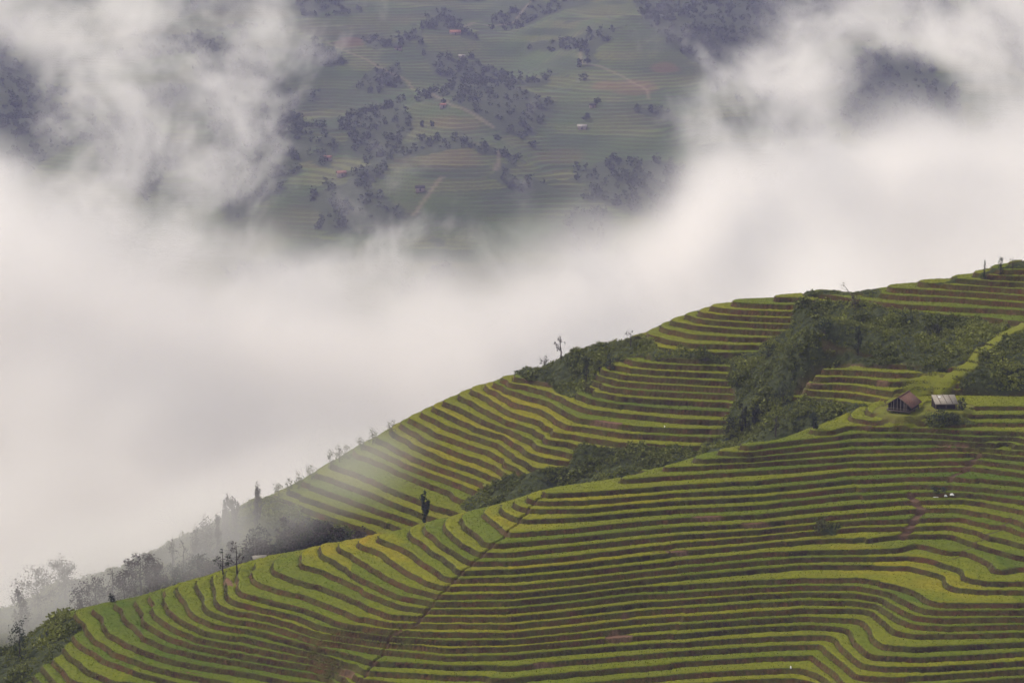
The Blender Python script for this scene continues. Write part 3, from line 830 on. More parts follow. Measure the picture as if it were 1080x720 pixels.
def limb(r, p0, direction, length, r0, bend=.25, n=5):
    p = np.array(p0, float); d = np.array(direction, float); d /= np.linalg.norm(d)
    pts, rads = [p.copy()], [r0]
    for i in range(n):
        d = d + r.normal(size=3) * bend * .5 + np.array([0, 0, .05]); d /= np.linalg.norm(d)
        p = p + d * length / n
        pts.append(p.copy()); rads.append(r0 * (1 - .85 * (i + 1) / n))
    return pts, rads


def trunk_mesh(r, h, r0, tips, lean=(0, 0), bare_twigs=0, top=.9):
    """tapered trunk with limbs reaching for the clump centres in tips"""
    n = 7
    pts = [np.array([lean[0] * h * (i / n) ** 1.5 + r.normal() * .012 * h, lean[1] * h * (i / n) ** 1.5 + r.normal() * .012 * h, h * top * i / n]) for i in range(n + 1)]
    pts[0] = np.array([0, 0, -.4])
    parts = [tube(pts, [r0 * (1.15 - .95 * i / n) for i in range(n + 1)])]
    for tp in tips:
        zt = np.clip(tp[2] - .55 * np.hypot(tp[0] - lean[0] * tp[2], tp[1]), h * .15, h * top * .95)
        k = zt / (h * top) * n; i = int(min(k, n - 1)); s = pts[i] + (pts[i + 1] - pts[i]) * (k - i)
        mid = (s + tp) / 2 + np.array([0, 0, -.06 * h]) + r.normal(size=3) * .03 * h
        rb = r0 * .42 * (1.1 - zt / h * .6)
        parts.append(tube([s, mid, tp], [rb, rb * .6, rb * .2], 5))
        for _ in range(bare_twigs):
            q0 = s + (tp - s) * r.uniform(.35, 1)
            q1 = q0 + (r.normal(size=3) * .5 + (tp - s) / (np.linalg.norm(tp - s) + 1e-6) * .8 + np.array([0, 0, .35])) * h * r.uniform(.05, .13)
            parts.append(tube([q0, (q0 + q1) / 2 + r.normal(size=3) * .01 * h, q1], [rb * .35, rb * .25, rb * .12], 3))
    return merge(parts)


def ground(x_, y_):
    i = int(np.clip(np.searchsorted(xs, x_), 0, len(xs) - 1)); j = int(np.clip(np.searchsorted(ys, y_), 0, len(ys) - 1))
    return float(TH[j, i])


TREES = 0


def tree(kind, loc, h, wd, label, group=None, name='tree', seed=None, cat='tree', leaf=None, lean=(0, 0), density=1.0, mat=None):
    """a tree of its own: tapered trunk with limbs, and a crown of separate leaf sprays"""
    global TREES
    TREES += 1
    r = np.random.default_rng(seed if seed is not None else 1000 + TREES)
    e = bpy.data.objects.new(name, None); COL.objects.link(e)
    e.location = loc; e.empty_display_size = .5
    e['label'] = label; e['category'] = cat
    if group: e['group'] = group
    rot = r.uniform(0, 6.28)
    sz = leaf or max(.22, h * .06)
    if kind == 'round':
        ch = h * .42; c0 = np.array([lean[0] * h, lean[1] * h, h - ch])
        p, q = crown_points(r, int(420 * density), (wd / 2, wd / 2, ch), 26, .20, .45)
        tips = q[:9] * .85 + c0; tr = trunk_mesh(r, h, h * .022 + .04, tips, lean, 2); m = mat or M_LEAF
        p = p + c0
    elif kind == 'twiggy':
        ch = h * .46; c0 = np.array([0, 0, h - ch])
        p, q = crown_points(r, int(300 * density), (wd / 2, wd / 2, ch), 34, .20, .1)
        tips = q[:22] * .95 + c0; tr = trunk_mesh(r, h, h * .020 + .04, tips, lean, 8); m = mat or M_DRYLEAF
        p = p + c0
    elif kind == 'bare':
        ch = h * .42; c0 = np.array([lean[0] * h * .9, lean[1] * h * .9, h - ch])
        p, q = crown_points(r, int(26 * density), (wd / 2, wd / 2, ch), 12, .12, .5)
        tips = q[:10] + c0; tr = trunk_mesh(r, h, h * .022 + .03, tips, lean, 6); m = mat or M_DRYLEAF
        p = p + c0
    elif kind == 'snag':                                     # a dead leaning trunk with a broken fork
        c0 = np.zeros(3); a = np.array([lean[0] * h, 0, h])
        tips = [a * .99 + np.array([-.35, 0, .1]) * h * .5, a + np.array([.05, 0, .16]) * h, a * .8 + np.array([-.3, .1, .05]) * h]
        tr = trunk_mesh(r, h, h * .03 + .04, tips, lean, 3, 1.0); m = mat or M_DRYLEAF
        p, q = crown_points(r, 16, (h * .12, h * .12, h * .08), 5, .2, .4); p = p + a
    elif kind == 'column':
        p, q = crown_points(r, int(520 * density), (wd / 2, wd / 2, h * .47), 30, .16, .5, lambda t: .72 + .25 * math.sin(t * 9) * .5 if .04 < t < .97 else .4)
        c0 = np.array([0, 0, h * .53]); tips = q[:8] + c0; tr = trunk_mesh(r, h, .12, tips, lean, 0, .97); m = mat or M_DARKLEAF
        p = p * np.array([1, 1, 1]) + c0
    elif kind == 'spire':
        p, q = crown_points(r, int(420 * density), (wd / 2, wd / 2, h * .45), 34, .13, .5, lambda t: (1 - t) ** .8 * (.75 + .35 * math.sin(t * 23)) + .06)
        c0 = np.array([0, 0, h * .55]); tips = q[:10] + c0; tr = trunk_mesh(r, h, h * .018 + .03, tips, lean, 1, 1.0); m = mat or M_DARKLEAF
        p = p + c0
    else:                                                    # shrub, leaves down to the ground
        ch = h * .52; c0 = np.array([0, 0, h - ch])
        p, q = crown_points(r, int(300 * density), (wd / 2, wd / 2, ch), 18, .24, .3)
        tips = q[:7] * .8 + c0; tr = trunk_mesh(r, h * .8, .05 + h * .015, tips, lean, 2); m = mat or M_LEAF
        p = p + c0
        p[:, 2] = np.maximum(p[:, 2], .05)
    co, f, tn = leaf_cards(p, sz, r)
    o1 = link('trunk', raw_mesh('trunk', tr[0], tr[1], None, True), M_BARK if mat is not M_PALEBARK else M_PALEBARK, parent=e)
    o2 = link('crown', raw_mesh('crown', co, f, {'tone': tn}), m if m is not M_PALEBARK else M_DRYLEAF, parent=e)
    return e


# undergrowth in the gullies: leafy mounds that nobody could count
r = np.random.default_rng(21)
protos = []
for k in range(8):
    rr = r.uniform(.6, 1.0)
    p, q = crown_points(r, 52, (rr, rr, rr * r.uniform(.6, 1.0)), 8, .32, .3)
    p[:, 2] = np.maximum(p[:, 2] + .35, .0)
    protos.append(leaf_cards(p, .40, r))
wy, wx = np.nonzero((wildf > .45) & (Y < 600) & (U > -60) & (U < 1140))
pr_ = np.where(seen_ground[wy, wx], 1.0, .10); pr_ /= pr_.sum()
print('scrub cells seen', seen_ground[wy, wx].sum(), len(wy))
pick = r.choice(len(wy), 13000, replace=False, p=pr_)
cos, fcs, tns, off = [], [], [], 0
for i in pick:
    px, py = X[wy[i], wx[i]], Y[wy[i], wx[i]]
    big = vnoise(np.array([px / 4.0]), np.array([py / 4.0]), 300)[0]
    tone = vnoise(np.array([px / 9.0]), np.array([py / 9.0]), 311)[0]
    pc = protos[r.integers(0, 8)]
    s = r.uniform(.45, 1.0) * (.4 + 1.3 * big ** 1.5) * (.5 if V[wy[i], wx[i]] < 318 else 1.0) * (1.6 if r.uniform() < .04 and V[wy[i], wx[i]] > 335 else 1.0)
    a = r.uniform(0, 6.28); ca, sa = math.cos(a), math.sin(a)
    c = pc[0] * s
    c = np.stack([c[:, 0] * ca - c[:, 1] * sa + px, c[:, 0] * sa + c[:, 1] * ca + py, c[:, 2] * r.uniform(.7, 1.3) + TH[wy[i], wx[i]] - .15], 1)
    cos.append(c); fcs.append(pc[1] + off); tns.append(np.clip(pc[2] * .45 + (tone - .5) * 1.2 + r.normal() * .12 + .27, 0, 1)); off += len(c)
link('undergrowth', raw_mesh('undergrowth', np.concatenate(cos), np.concatenate(fcs), {'tone': np.concatenate(tns)}), M_SCRUB, 'stuff',
     label='dense green scrub filling the gullies between the terraces')

# weeds hanging on the terrace walls and along their lips
wy, wx = np.nonzero((edge < .0) & (DI < .5) & (wildf < .3) & (Y < 572) & (U > -20) & (U < 1110) & (V < 735) & (slip < .4) & (soil < .4))
patch = fbm(X[wy, wx] / 3.0, Y[wy, wx] / 3.0, 401, 3)
prob = np.clip((patch - .40) * 3.2, .06, 1)
prob /= prob.sum()
pick = r.choice(len(wy), 80000, replace=True, p=prob)
c = np.stack([X[wy[pick], wx[pick]] + r.normal(size=len(pick)) * .12, Y[wy[pick], wx[pick]] + r.normal(size=len(pick)) * .1, RZ[wy[pick], wx[pick]] + .06], 1)
co, f, tn = leaf_cards(c, .26, r, .8)
link('wall_weeds', raw_mesh('wall_weeds', co, f, {'tone': tn}), M_GRASS, 'stuff', label='weeds growing on the earth walls of the terraces')
# uneven tips of the rice standing above the crop
wy, wx = np.nonzero(rice & (Y < 572) & (U > -20) & (U < 1110) & (V < 735))
pick = r.choice(len(wy), 90000, replace=False)
c = np.stack([X[wy[pick], wx[pick]], Y[wy[pick], wx[pick]], RZ[wy[pick], wx[pick]] + .03], 1)
co, f, tn = leaf_cards(c, .22, r, 1.2)
link('rice_tips', raw_mesh('rice_tips', co, f, {'ripe': np.repeat(ripe[wy[pick], wx[pick]], 4)}), M_RICE, 'stuff', label='tips of the rice plants on the treads')


def on_hill(u, v):
    return plan([(u, v)])[0]


def spot(u, vtop, y_):
    """foot of a tree that stands at depth y_ and whose top shows at (u, vtop); returns the foot and its height"""
    d = ray(u, vtop)
    t = y_ / d[1]
    gz = ground(d[0] * t, y_)
    return (d[0] * t, y_, gz - .1), CAM_Z + d[2] * t - gz


def ridge_y(u, v):
    return on_hill(u, v)[1]


def standing(kind, u, vbase, vtop, wpx, label, **kw):
    p = on_hill(u, vbase)
    s = p[1] / CP / FPX
    gz = ground(p[0], p[1]) - .1
    return tree(kind, (p[0], p[1], gz), at_y(u, vtop, p[1])[2] - gz, wpx * s, label, **kw)


# trees one can point at
standing('shrub', 21, 691, 654, 20, 'dark bushy tree on the scrub slope at the lower left corner', density=2.0, mat=M_DARKLEAF, leaf=.3)
standing('bare', 44, 657, 641, 10, 'small half bare bush on the ridge above the dark bushy tree', density=2)
standing('shrub', 111, 634, 621, 8, 'larger of two dark oval bushes on the ridge crest', name='bush', cat='bush', density=1.3, mat=M_DARKLEAF, leaf=.24)
standing('shrub', 118, 633, 625, 6, 'smaller of two dark oval bushes on the ridge crest', name='bush', cat='bush', density=1.0, mat=M_DARKLEAF, leaf=.22)
standing('bare', 235, 603, 577, 20, 'dark tree with clumps of leaves on short branches behind the ridge', density=5, mat=M_DARKLEAF)
standing('bare', 250, 601, 571, 22, 'bare purplish tree with fine forked twigs behind the ridge', density=1.5)
standing('column', 449, 550, 519, 10, 'single dark trimmed columnar tree on the ridge crest', density=4, leaf=.30)
standing('bare', 592, 373, 350, 12, 'slender bare tree standing alone against the white cloud', density=1.0, lean=(-.06, 0))
standing('shrub', 574, 381, 373, 9, 'low leaning bush on the crest left of the slender bare tree', name='bush', cat='bush', mat=M_DARKLEAF, leaf=.2)
standing('bare', 665, 364, 348, 12, 'twiggy leafless shrub at the top of the scrub notch', density=4, mat=M_DARKLEAF, name='shrub', cat='shrub')
standing('shrub', 672, 359, 354, 7, 'tiny round bush beside the twiggy leafless shrub', name='bush', cat='bush', leaf=.2)
standing('snag', 901, 318, 300, 14, 'leaning dead tree with a pale broken top on the far crest', lean=(-.62, 0), mat=M_PALEBARK)
standing('shrub', 902, 325, 309, 10, 'dark purple shrub at the foot of the leaning dead tree', name='shrub', cat='shrub', mat=M_DRYLEAF, density=1.2, leaf=.22)
standing('spire', 1038, 292, 275, 6, 'narrow sapling with a spiky top left on the upper crest', name='sapling', cat='sapling', density=.7, leaf=.2)
standing('column', 1055, 288, 271, 7, 'darkest sapling with a rounded head on the upper crest', name='sapling', cat='sapling', density=.9, leaf=.2)
standing('bare', 1068, 283, 270, 7, 'thin bare sapling at the right end of the upper crest', name='sapling', cat='sapling', density=.6)
standing('column', 618, 404, 377, 9, 'upright dark tree in the scrub hollow below the slender bare tree', density=1.2, leaf=.25)
standing('shrub', 644, 386, 371, 11, 'dark bush at the right edge of the scrub hollow', name='bush', cat='bush', mat=M_DARKLEAF, density=1.2)
standing('shrub', 618, 414, 402, 10, 'green bush at the lower tip of the scrub hollow', name='bush', cat='bush', density=1.2)
standing('shrub', 811, 376, 358, 15, 'dark purple bush at the end of the upper terraces', name='bush', cat='bush', mat=M_DARKLEAF, density=1.6)
standing('shrub', 866, 560, 544, 18, 'green bush beside bare red earth on the near terraces', name='bush', cat='bush', density=1.8, leaf=.28)
standing('shrub', 990, 447, 432, 20, 'dark round bush below the grey roofed hut', name='bush', cat='bush', density=2.4, mat=M_DARKLEAF, leaf=.26)
standing('shrub', 1004, 447, 435, 14, 'low dark bush below the right end of the grey roofed hut', name='bush', cat='bush', density=1.8, mat=M_DARKLEAF, leaf=.26)
standing('shrub', 1014, 434, 419, 9, 'dark bush growing against the right end of the grey roofed hut', name='bush', cat='bush', density=1.4, mat=M_DARKLEAF, leaf=.24)
for i, (u, v, t, kd, lb) in enumerate([(783, 452, 426, 'column', 'tall dark tree at the upper left of the gully wood'), (796, 447, 430, 'column', 'narrow dark tree second from left in the gully wood'), (818, 462, 436, 'bare', 'leafless grey trunk in the lower gully wood'),
                                       (858, 452, 436, 'column', 'dark tree at the right end of the gully wood'), (826, 425, 405, 'shrub', 'broad dark tree at the top of the gully wood'), (768, 455, 440, 'shrub', 'round dark tree beside the ends of the terrace walls'),
                                       (870, 350, 335, 'shrub', 'dark round tree high in the scrub under the crest'), (955, 340, 328, 'shrub', 'wide dark tree under the upper terraces'), (985, 352, 341, 'shrub', 'dark tree in the scrub left of the grassy lane'), (905, 372, 345, 'column', 'upright dark tree in the middle of the scrub slope')]):
    standing(kd, u, v, t, 10 if kd == 'column' else 18, lb, group='dark trees in the scrub gully', density=1.5, mat=M_DARKLEAF, leaf=.28)

# trees in the mist behind the ridge
def misty(kind, u, vtop, y_, wpx, label, want=9.5, **kw):
    """a tree of about the wanted height on the slope behind the ridge, its top where the photograph shows it"""
    best = None
    for yy in np.arange(515, 452, -1.0):
        loc, h = spot(u, vtop, yy)
        if h >= want:
            best = (loc, h); break
    loc, h = best if best else spot(u, vtop, y_)
    h = min(max(h, 1.5), 16)
    return tree(kind, loc, h, wpx * 1.25 * loc[1] / FPX, label, **kw)


G2 = 'misty trees below the terraced spur'
misty('twiggy', 38, 601, 482, 42, 'broad rounded twiggy tree on the left of the misty pair', group=G2, density=5, leaf=.34)
misty('twiggy', 67, 588, 484, 34, 'taller egg shaped twiggy tree on the right of the misty pair', group=G2, density=5, leaf=.34)
for (u, t, y_, wd, kd, lb) in [(20, 622, 486, 18, 'twiggy', 'faint low tree at the left edge of the mist'), (100, 603, 488, 26, 'twiggy', 'faint domed tree right of the misty pair'), (86, 618, 480, 20, 'twiggy', 'faint bush low in the mist beside the misty pair'), (118, 594, 492, 12, 'bare', 'thin faint tree with upright twigs in the mist'),
                               (130, 602, 488, 22, 'twiggy', 'pale spreading tree in the middle of the mist'), (147, 581, 490, 26, 'round', 'rounded grey tree left in the misty clump of two'), (163, 582, 490, 18, 'round', 'rounded grey tree right in the misty clump of two'), (165, 598, 478, 20, 'round', 'dark crown standing in front of the misty clump of two'),
                               (181, 566, 500, 5, 'bare', 'thin bare pole of a tree in the mist'), (193, 568, 498, 14, 'bare', 'forked bare tree next to the thin bare pole'), (206, 556, 500, 12, 'twiggy', 'slim twiggy tree with a pale crown in the mist'), (217, 546, 502, 16, 'twiggy', 'airy round crown left of the tall twin trees'),
                               (229, 545, 500, 13, 'spire', 'pointed grey tree left of the tall twin trees'), (238, 524, 501, 9, 'column', 'left one of two tall narrow trees side by side in the mist'), (247, 526, 501, 9, 'column', 'right one of two tall narrow trees side by side in the mist'), (271, 512, 505, 11, 'spire', 'cone shaped tree on the skyline right of the twin trees')]:
    misty(kd, u, t, y_, wd, lb, group=G2, density=4.0, leaf=.32, mat=M_MISTLEAF)
r = np.random.default_rng(77)
G3 = 'dark wood behind the near ridge'
for i in range(46):
    u = r.uniform(170, 385)
    top_line = np.interp(u, [170, 220, 262, 300, 340, 388], [596, 570, 552, 537, 546, 560])
    bot_line = np.interp(u, [170, 262, 340, 388], [622, 592, 575, 566])
    t = top_line + (bot_line - top_line) * r.uniform(.02, .72)
    y_ = np.interp(t, [top_line, bot_line], [500, 464]) + r.uniform(-3, 3)
    misty(['round', 'shrub', 'round', 'twiggy', 'spire'][i % 5], u, t, y_, want=r.uniform(4.5, 8), wpx=r.uniform(15, 26), label='dark leafy tree crowded in the misty wood behind the near ridge', group=G3, density=1.6, mat=M_DARKLEAF if i % 5 in (0, 1) else M_MISTLEAF, leaf=.42)
G4 = 'small trees along the misty crest'
for (u, t, vb, wd, lb) in [(294, 509, 522, 12, 'low bush at the lower end of the misty crest'), (315, 498, 511, 12, 'rounded bush on the misty crest third from its lower end'), (329, 489, 502, 13, 'thick bush on the misty crest left of the upright one'), (349, 473, 490, 8, 'dark upright bush on the misty crest'),
                           (358, 466, 484, 9, 'tall pale tree on the misty crest beside the upright bush'), (366, 469, 479, 10, 'reddish bush on the misty crest'), (381, 460, 470, 9, 'leafy bush high on the misty crest'), (393, 452, 463, 10, 'round bush near the top of the misty crest'), (414, 441, 455, 9, 'faint twiggy bush where the mist ends on the crest'),
                           (305, 505, 516, 8, 'small bush second from the lower end of the misty crest')]:
    standing('shrub', u, vb + 2, t, wd, lb, name='bush', cat='bush', group=G4, density=.9, leaf=.26)

# ------------------------------------------------------------------ the two huts and other small things
def bm_box(lo, hi):
    co = np.array([(x_, y_, z_) for x_ in (lo[0], hi[0]) for y_ in (lo[1], hi[1]) for z_ in (lo[2], hi[2])], float)
    q = np.array([(0, 1, 3, 2), (4, 6, 7, 5), (0, 4, 5, 1), (2, 3, 7, 6), (0, 2, 6, 4), (1, 5, 7, 3)])
    return co, q


def prism(poly, y0, y1):
    """polygon in x,z extruded along y"""
    n = len(poly)
    co = np.array([(p[0], y0, p[1]) for p in poly] + [(p[0], y1, p[1]) for p in poly], float)
    t = []
    for i in range(n):
        j = (i + 1) % n
        t += [(i, j, j + n), (i, j + n, i + n)]
    for i in range(1, n - 1):
        t += [(0, i + 1, i), (n, n + i, n + i + 1)]
    return co, np.array(t)


def boxes(lst):
    parts = []
    for lo, hi in lst:
        co, q = bm_box(lo, hi)
        parts.append((co, np.concatenate([q[:, [0, 1, 2]], q[:, [0, 2, 3]]])))
    return merge(parts)


def slab(corners, th):
    """thin plate from four corners (counter clockwise from above)"""
    c = np.array(corners, float); d = c - np.array([0, 0, th])
    co = np.concatenate([c, d])
    q = [(0, 1, 2, 3), (7, 6, 5, 4)] + [(i, i + 4, (i + 1) % 4 + 4, (i + 1) % 4) for i in range(4)]
    q = np.array(q)
    return co, np.concatenate([q[:, [0, 1, 2]], q[:, [0, 2, 3]]])


def solid(name, parts, mat, parent=None, **kw):
    co, f = merge(parts) if isinstance(parts, list) else parts
    return link(name, raw_mesh(name, co, f), mat, parent=parent, **kw)


def simple(name, c1, c2, scale=(1, 1, 1), ns=2.0, rough=.9, metal=None, bump=.4, bd=.05):
    b = NB(name)
    p = b.n('ShaderNodeTexCoord').outputs['Object']
    p = b.n('ShaderNodeVectorMath', {0: p, 1: scale}, operation='MULTIPLY').outputs[0]
    return b.finish(b.mix(b.ramp(b.noise(ns, 5, p, .65), [(.3, (0, 0, 0)), (.7, (1, 1, 1))]), c1, c2), rough, b.noise(ns * 2, 4, p), bump, bd)


M_TILE = simple('red_brown_roof', (.085, .046, .038), (.18, .100, .080), (3.2, .6, 1), 3)
M_PLANK = simple('weathered_planks', (.055, .042, .034), (.16, .125, .10), (6, 6, .5), 2)
M_PALEPLANK = simple('pale_planks', (.13, .11, .09), (.26, .225, .195), (6, 6, .5), 2)
M_GREYROOF = simple('grey_sheet_roof', (.20, .18, .155), (.34, .31, .27), (5, .4, 1), 2, .6)
M_DARKIN = simple('dark_boards', (.018, .015, .013), (.04, .032, .028), (4, 4, 1), 2)
M_SHEET = simple('white_plastic', (.62, .64, .66), (.85, .85, .85), (1, 1, 1), 3, .45)
M_CLAY = simple('trodden_clay', (.15, .09, .055), (.30, .20, .13), (1, 1, 1), 1.2)


def empty(name, loc, rz, label, cat, group=None):
    e = bpy.data.objects.new(name, None); COL.objects.link(e)
    e.location = loc; e.rotation_euler = (0, 0, rz); e['label'] = label; e['category'] = cat
    if group: e['group'] = group
    return e


# hut with the red-brown gable roof: local +y along the ridge away from the camera
p = on_hill(948, 438)
hut = empty('hut', (p[0] + .1, p[1] + .6, ground(p[0], p[1] + 2) - .05), R(-27), 'wooden hut on short posts under a red brown gable roof', 'hut')
W_, L_, FL, EV, AP = 2.35, 6.0, .65, 1.9, 3.6
for i, (px, py) in enumerate([(-W_, 0), (0, 0), (W_, 0), (-W_, L_), (0, L_), (W_, L_), (-W_, L_ / 2), (W_, L_ / 2)]):
    solid('post', boxes([((px - .09, py - .09, -.9), (px + .09, py + .09, FL - .12))]), M_PLANK, hut)
solid('floor_deck', boxes([((-W_ - .1, -.9, FL - .12), (W_ + .1, L_, FL))]), M_PLANK, hut)
solid('wall', [boxes([((-W_, .05, FL), (-W_ + .08, L_ - .05, EV)), ((W_ - .08, .05, FL), (W_, L_ - .05, EV))]), prism([(-W_ + .08, FL), (W_ - .08, FL), (W_ - .08, EV), (0, AP - .15), (-W_ + .08, EV)], .1, .18),
               prism([(-W_ + .08, FL), (W_ - .08, FL), (W_ - .08, EV), (0, AP - .15), (-W_ + .08, EV)], L_ - .2, L_ - .12)], M_DARKIN, hut)
for px in (-1.72, -1.2, -.42, .3, 1.02):
    top = EV + (AP - EV) * (1 - abs(px) / W_) - .2
    solid('batten', boxes([((px - .07, .02, FL), (px + .07, .098, top))]), M_PALEPLANK, hut)
solid('rail', boxes([((-W_, -.88, FL + .42), (W_, -.82, FL + .50))]), M_PALEPLANK, hut)
door = solid('door', boxes([((1.15, .03, FL), (1.7, .097, EV + .1))]), M_PLANK, hut)
ov = .55
rf = solid('roof', [slab([(-W_ - ov, -.7, EV - .38), (0, -.7, AP), (0, L_ + .5, AP), (-W_ - ov, L_ + .5, EV - .38)][::-1], .12),
                    slab([(0.001, -.7, AP), (W_ + ov, -.7, EV - .38), (W_ + ov, L_ + .5, EV - .38), (0.001, L_ + .5, AP)], .12)], M_TILE, hut)
solid('ridge_cap', prism([(-.2, AP - .09), (.2, AP - .09), (0, AP + .07)], -.74, L_ + .54), M_TILE, rf)
for s in (-1, 1):
    solid('barge_board', slab([(s * (W_ + ov), -.76, EV - .36), (s * .02, -.76, AP + .02), (s * .02, -.705, AP + .02), (s * (W_ + ov), -.705, EV - .36)][::s], .2), M_PLANK, rf)

p = on_hill(998, 433)
sh = empty('shed', (p[0], p[1] + .3, ground(p[0], p[1] + 2) - .05), R(4), 'low shed with a pale grey single slope roof beside dark bushes', 'shed')
W2, D2 = 2.35, 3.4
for px, py, hh in [(-W2 + .2, 0, 1.35), (0, 0, 1.35), (W2 - .2, 0, 1.35), (-W2 + .2, D2, 2.2), (W2 - .2, D2, 2.2)]:
    solid('post', boxes([((px - .08, py - .08, -.6), (px + .08, py + .08, hh))]), M_PLANK, sh)
solid('wall', boxes([((-W2 + .25, .5, -.2), (W2 - .25, .6, 1.4)), ((-W2 + .25, .62, -.2), (-W2 + .35, D2, 1.55)), ((W2 - .35, .62, -.2), (W2 - .25, D2, 1.55)), ((-W2 + .37, D2 - .1, -.2), (W2 - .37, D2, 2.1))]), M_DARKIN, sh)
rf = solid('roof', slab([(-W2 - .1, -.55, 1.36), (W2 + .1, -.55, 1.36), (W2 + .35, D2 + .4, 2.38), (-W2 + .15, D2 + .4, 2.38)], .07), M_GREYROOF, sh)
solid('fascia', boxes([((-W2 - .1, -.62, 1.18), (W2 + .1, -.56, 1.37))]), M_PALEPLANK, rf)
for px in (-1.2, .1, 1.3):
    solid('roof_pole', slab([(px - .05, -.5, 1.45), (px + .05, -.5, 1.45), (px + .05, D2 + .3, 2.45), (px - .05, D2 + .3, 2.45)], .06), M_PLANK, rf)
solid('patch', slab([(-1.0, 2.4, 2.09), (-.45, 2.4, 2.09), (-.45, 3.0, 2.24), (-1.0, 3.0, 2.24)], .03), M_SHEET, rf)

# a shelter whose roof just clears the ridge on the left
M_OLDROOF = simple('old_grey_sheet', (.13, .12, .105), (.24, .22, .19), (5, .4, 1), 2, .7)
loc, h = spot(274, 587.5, 452)
e = empty('field_shelter', (loc[0], loc[1], loc[2]), R(8), 'flat grey roof of a field shelter peeping over the ridge', 'shelter')
for px in (-1.3, 1.3):
    for py in (0, 2.0):
        solid('post', boxes([((px - .07, py - .07, -.5), (px + .07, py + .07, h - .28 + py * .06))]), M_PLANK, e)
solid('roof', slab([(-1.45, -.4, h - .16), (1.45, -.4, h - .06), (1.45, 2.2, h + .02), (-1.45, 2.2, h - .08)], .06), M_OLDROOF, e)


def sheet(name, u, v, wpx, hpx, label, cat, group=None, seed=1):
    r = np.random.default_rng(seed)
    p = on_hill(u, v); s = p[1] / CP / FPX
    n, m = 9, 6
    gu, gv = np.meshgrid(np.linspace(-1, 1, n), np.linspace(0, 1, m))
    w2 = wpx * s / 2; hh = hpx * s
    bul = np.sqrt(np.clip(1 - gu ** 2, 0, 1))
    co = np.stack([gu * w2 * (1 - .25 * gv) + r.normal(size=gu.shape) * .03 * w2, -np.sin(gv * 3.0) * .35 * hh * bul + gv * .35 + r.normal(size=gu.shape) * .03, gv * hh * (0.55 + .45 * bul) + r.normal(size=gu.shape) * .05 * hh], -1).reshape(-1, 3)
    back = co.copy(); back[:, 1] += .25
    idx = np.arange(n * m).reshape(m, n)
    q = np.stack([idx[:-1, :-1], idx[:-1, 1:], idx[1:, 1:], idx[1:, :-1]], -1).reshape(-1, 4)
    f = np.concatenate([q[:, [0, 1, 2]], q[:, [0, 2, 3]]])
    ring = list(idx[0]) + list(idx[1:, -1]) + list(idx[-1, -2::-1]) + list(idx[-2:0:-1, 0])
    k = n * m
    sd = []
    for a, b_ in zip(ring, ring[1:] + ring[:1]): sd += [(a, a + k, b_ + k), (a, b_ + k, b_)]
    o = link(name, raw_mesh(name, np.concatenate([co, back]), np.concatenate([f, f[:, ::-1] + k, np.array(sd)]), None, True), M_SHEET, label=label, cat=cat, group=group)
    o.location = (p[0], p[1] - .2, ground(p[0], p[1] - .2) + .02)
    return o


GS = 'white plastic on the near terraces'
sheet('plastic_sheet', 987, 521, 8, 1.6, 'bluish white plastic sheet left of two brighter ones on the terraces', 'plastic sheet', GS, 1)
sheet('plastic_sheet', 997.5, 521, 3.5, 1.9, 'small bright white plastic sheet between two others on the terraces', 'plastic sheet', GS, 2)
sheet('plastic_sheet', 1004, 521, 5, 2.1, 'brightest white plastic sheet at the dark gap in the terraces', 'plastic sheet', GS, 3)
sheet('sack', 834, 704, 1.8, 2.0, 'tiny white sack on a terrace edge at the bottom of the photo', 'sack', None, 5)
sheet('sack', 701, 450, 1.8, 1.5, 'tiny white sack on the terraces of the spur behind', 'sack', None, 6)
standing('shrub', 990, 520, 512, 16, 'flat dark bush above the white plastic sheets', name='bush', cat='bush', density=1.2, mat=M_DARKLEAF, leaf=.24)

# ------------------------------------------------------------------ woods, trees and farms on the far side
r = np.random.default_rng(5)
wy, wx = np.nonzero(fwood & (np.abs(FX) < 640) & (FV < 330) & (FV > -60))
pick = r.choice(len(wy), min(5200, len(wy)), replace=False)
cos, fcs, tns, off = [], [], [], 0
pr = []
for k in range(6):
    p, q = crown_points(r, 60, (3.2, 3.2, 4.0), 10, .26, .4); p[:, 2] += 3.6
    pr.append(leaf_cards(p, 1.7, r))
for i in pick:
    pc = pr[r.integers(0, 6)]; s = r.uniform(.55, 1.25); a = r.uniform(0, 6.28)
    c = pc[0] * s
    c = np.stack([c[:, 0] * math.cos(a) - c[:, 1] * math.sin(a) + FX[wy[i], wx[i]], c[:, 0] * math.sin(a) + c[:, 1] * math.cos(a) + FY[wy[i], wx[i]], c[:, 2] + FZ[wy[i], wx[i]] - .5], 1)
    cos.append(c); fcs.append(pc[1] + off); tns.append(pc[2]); off += len(c)
link('far_woods', raw_mesh('far_woods', np.concatenate(cos), np.concatenate(fcs), {'tone': np.concatenate(tns)}), M_FARLEAF, 'stuff', label='dark woods in the folds of the far slope')


def far_ground(x_, y_):
    i = int(np.clip(np.searchsorted(fx, x_), 0, len(fx) - 1)); j = int(np.clip(np.searchsorted(fy, y_), 0, len(fy) - 1))
    return float(FZ[j, i])


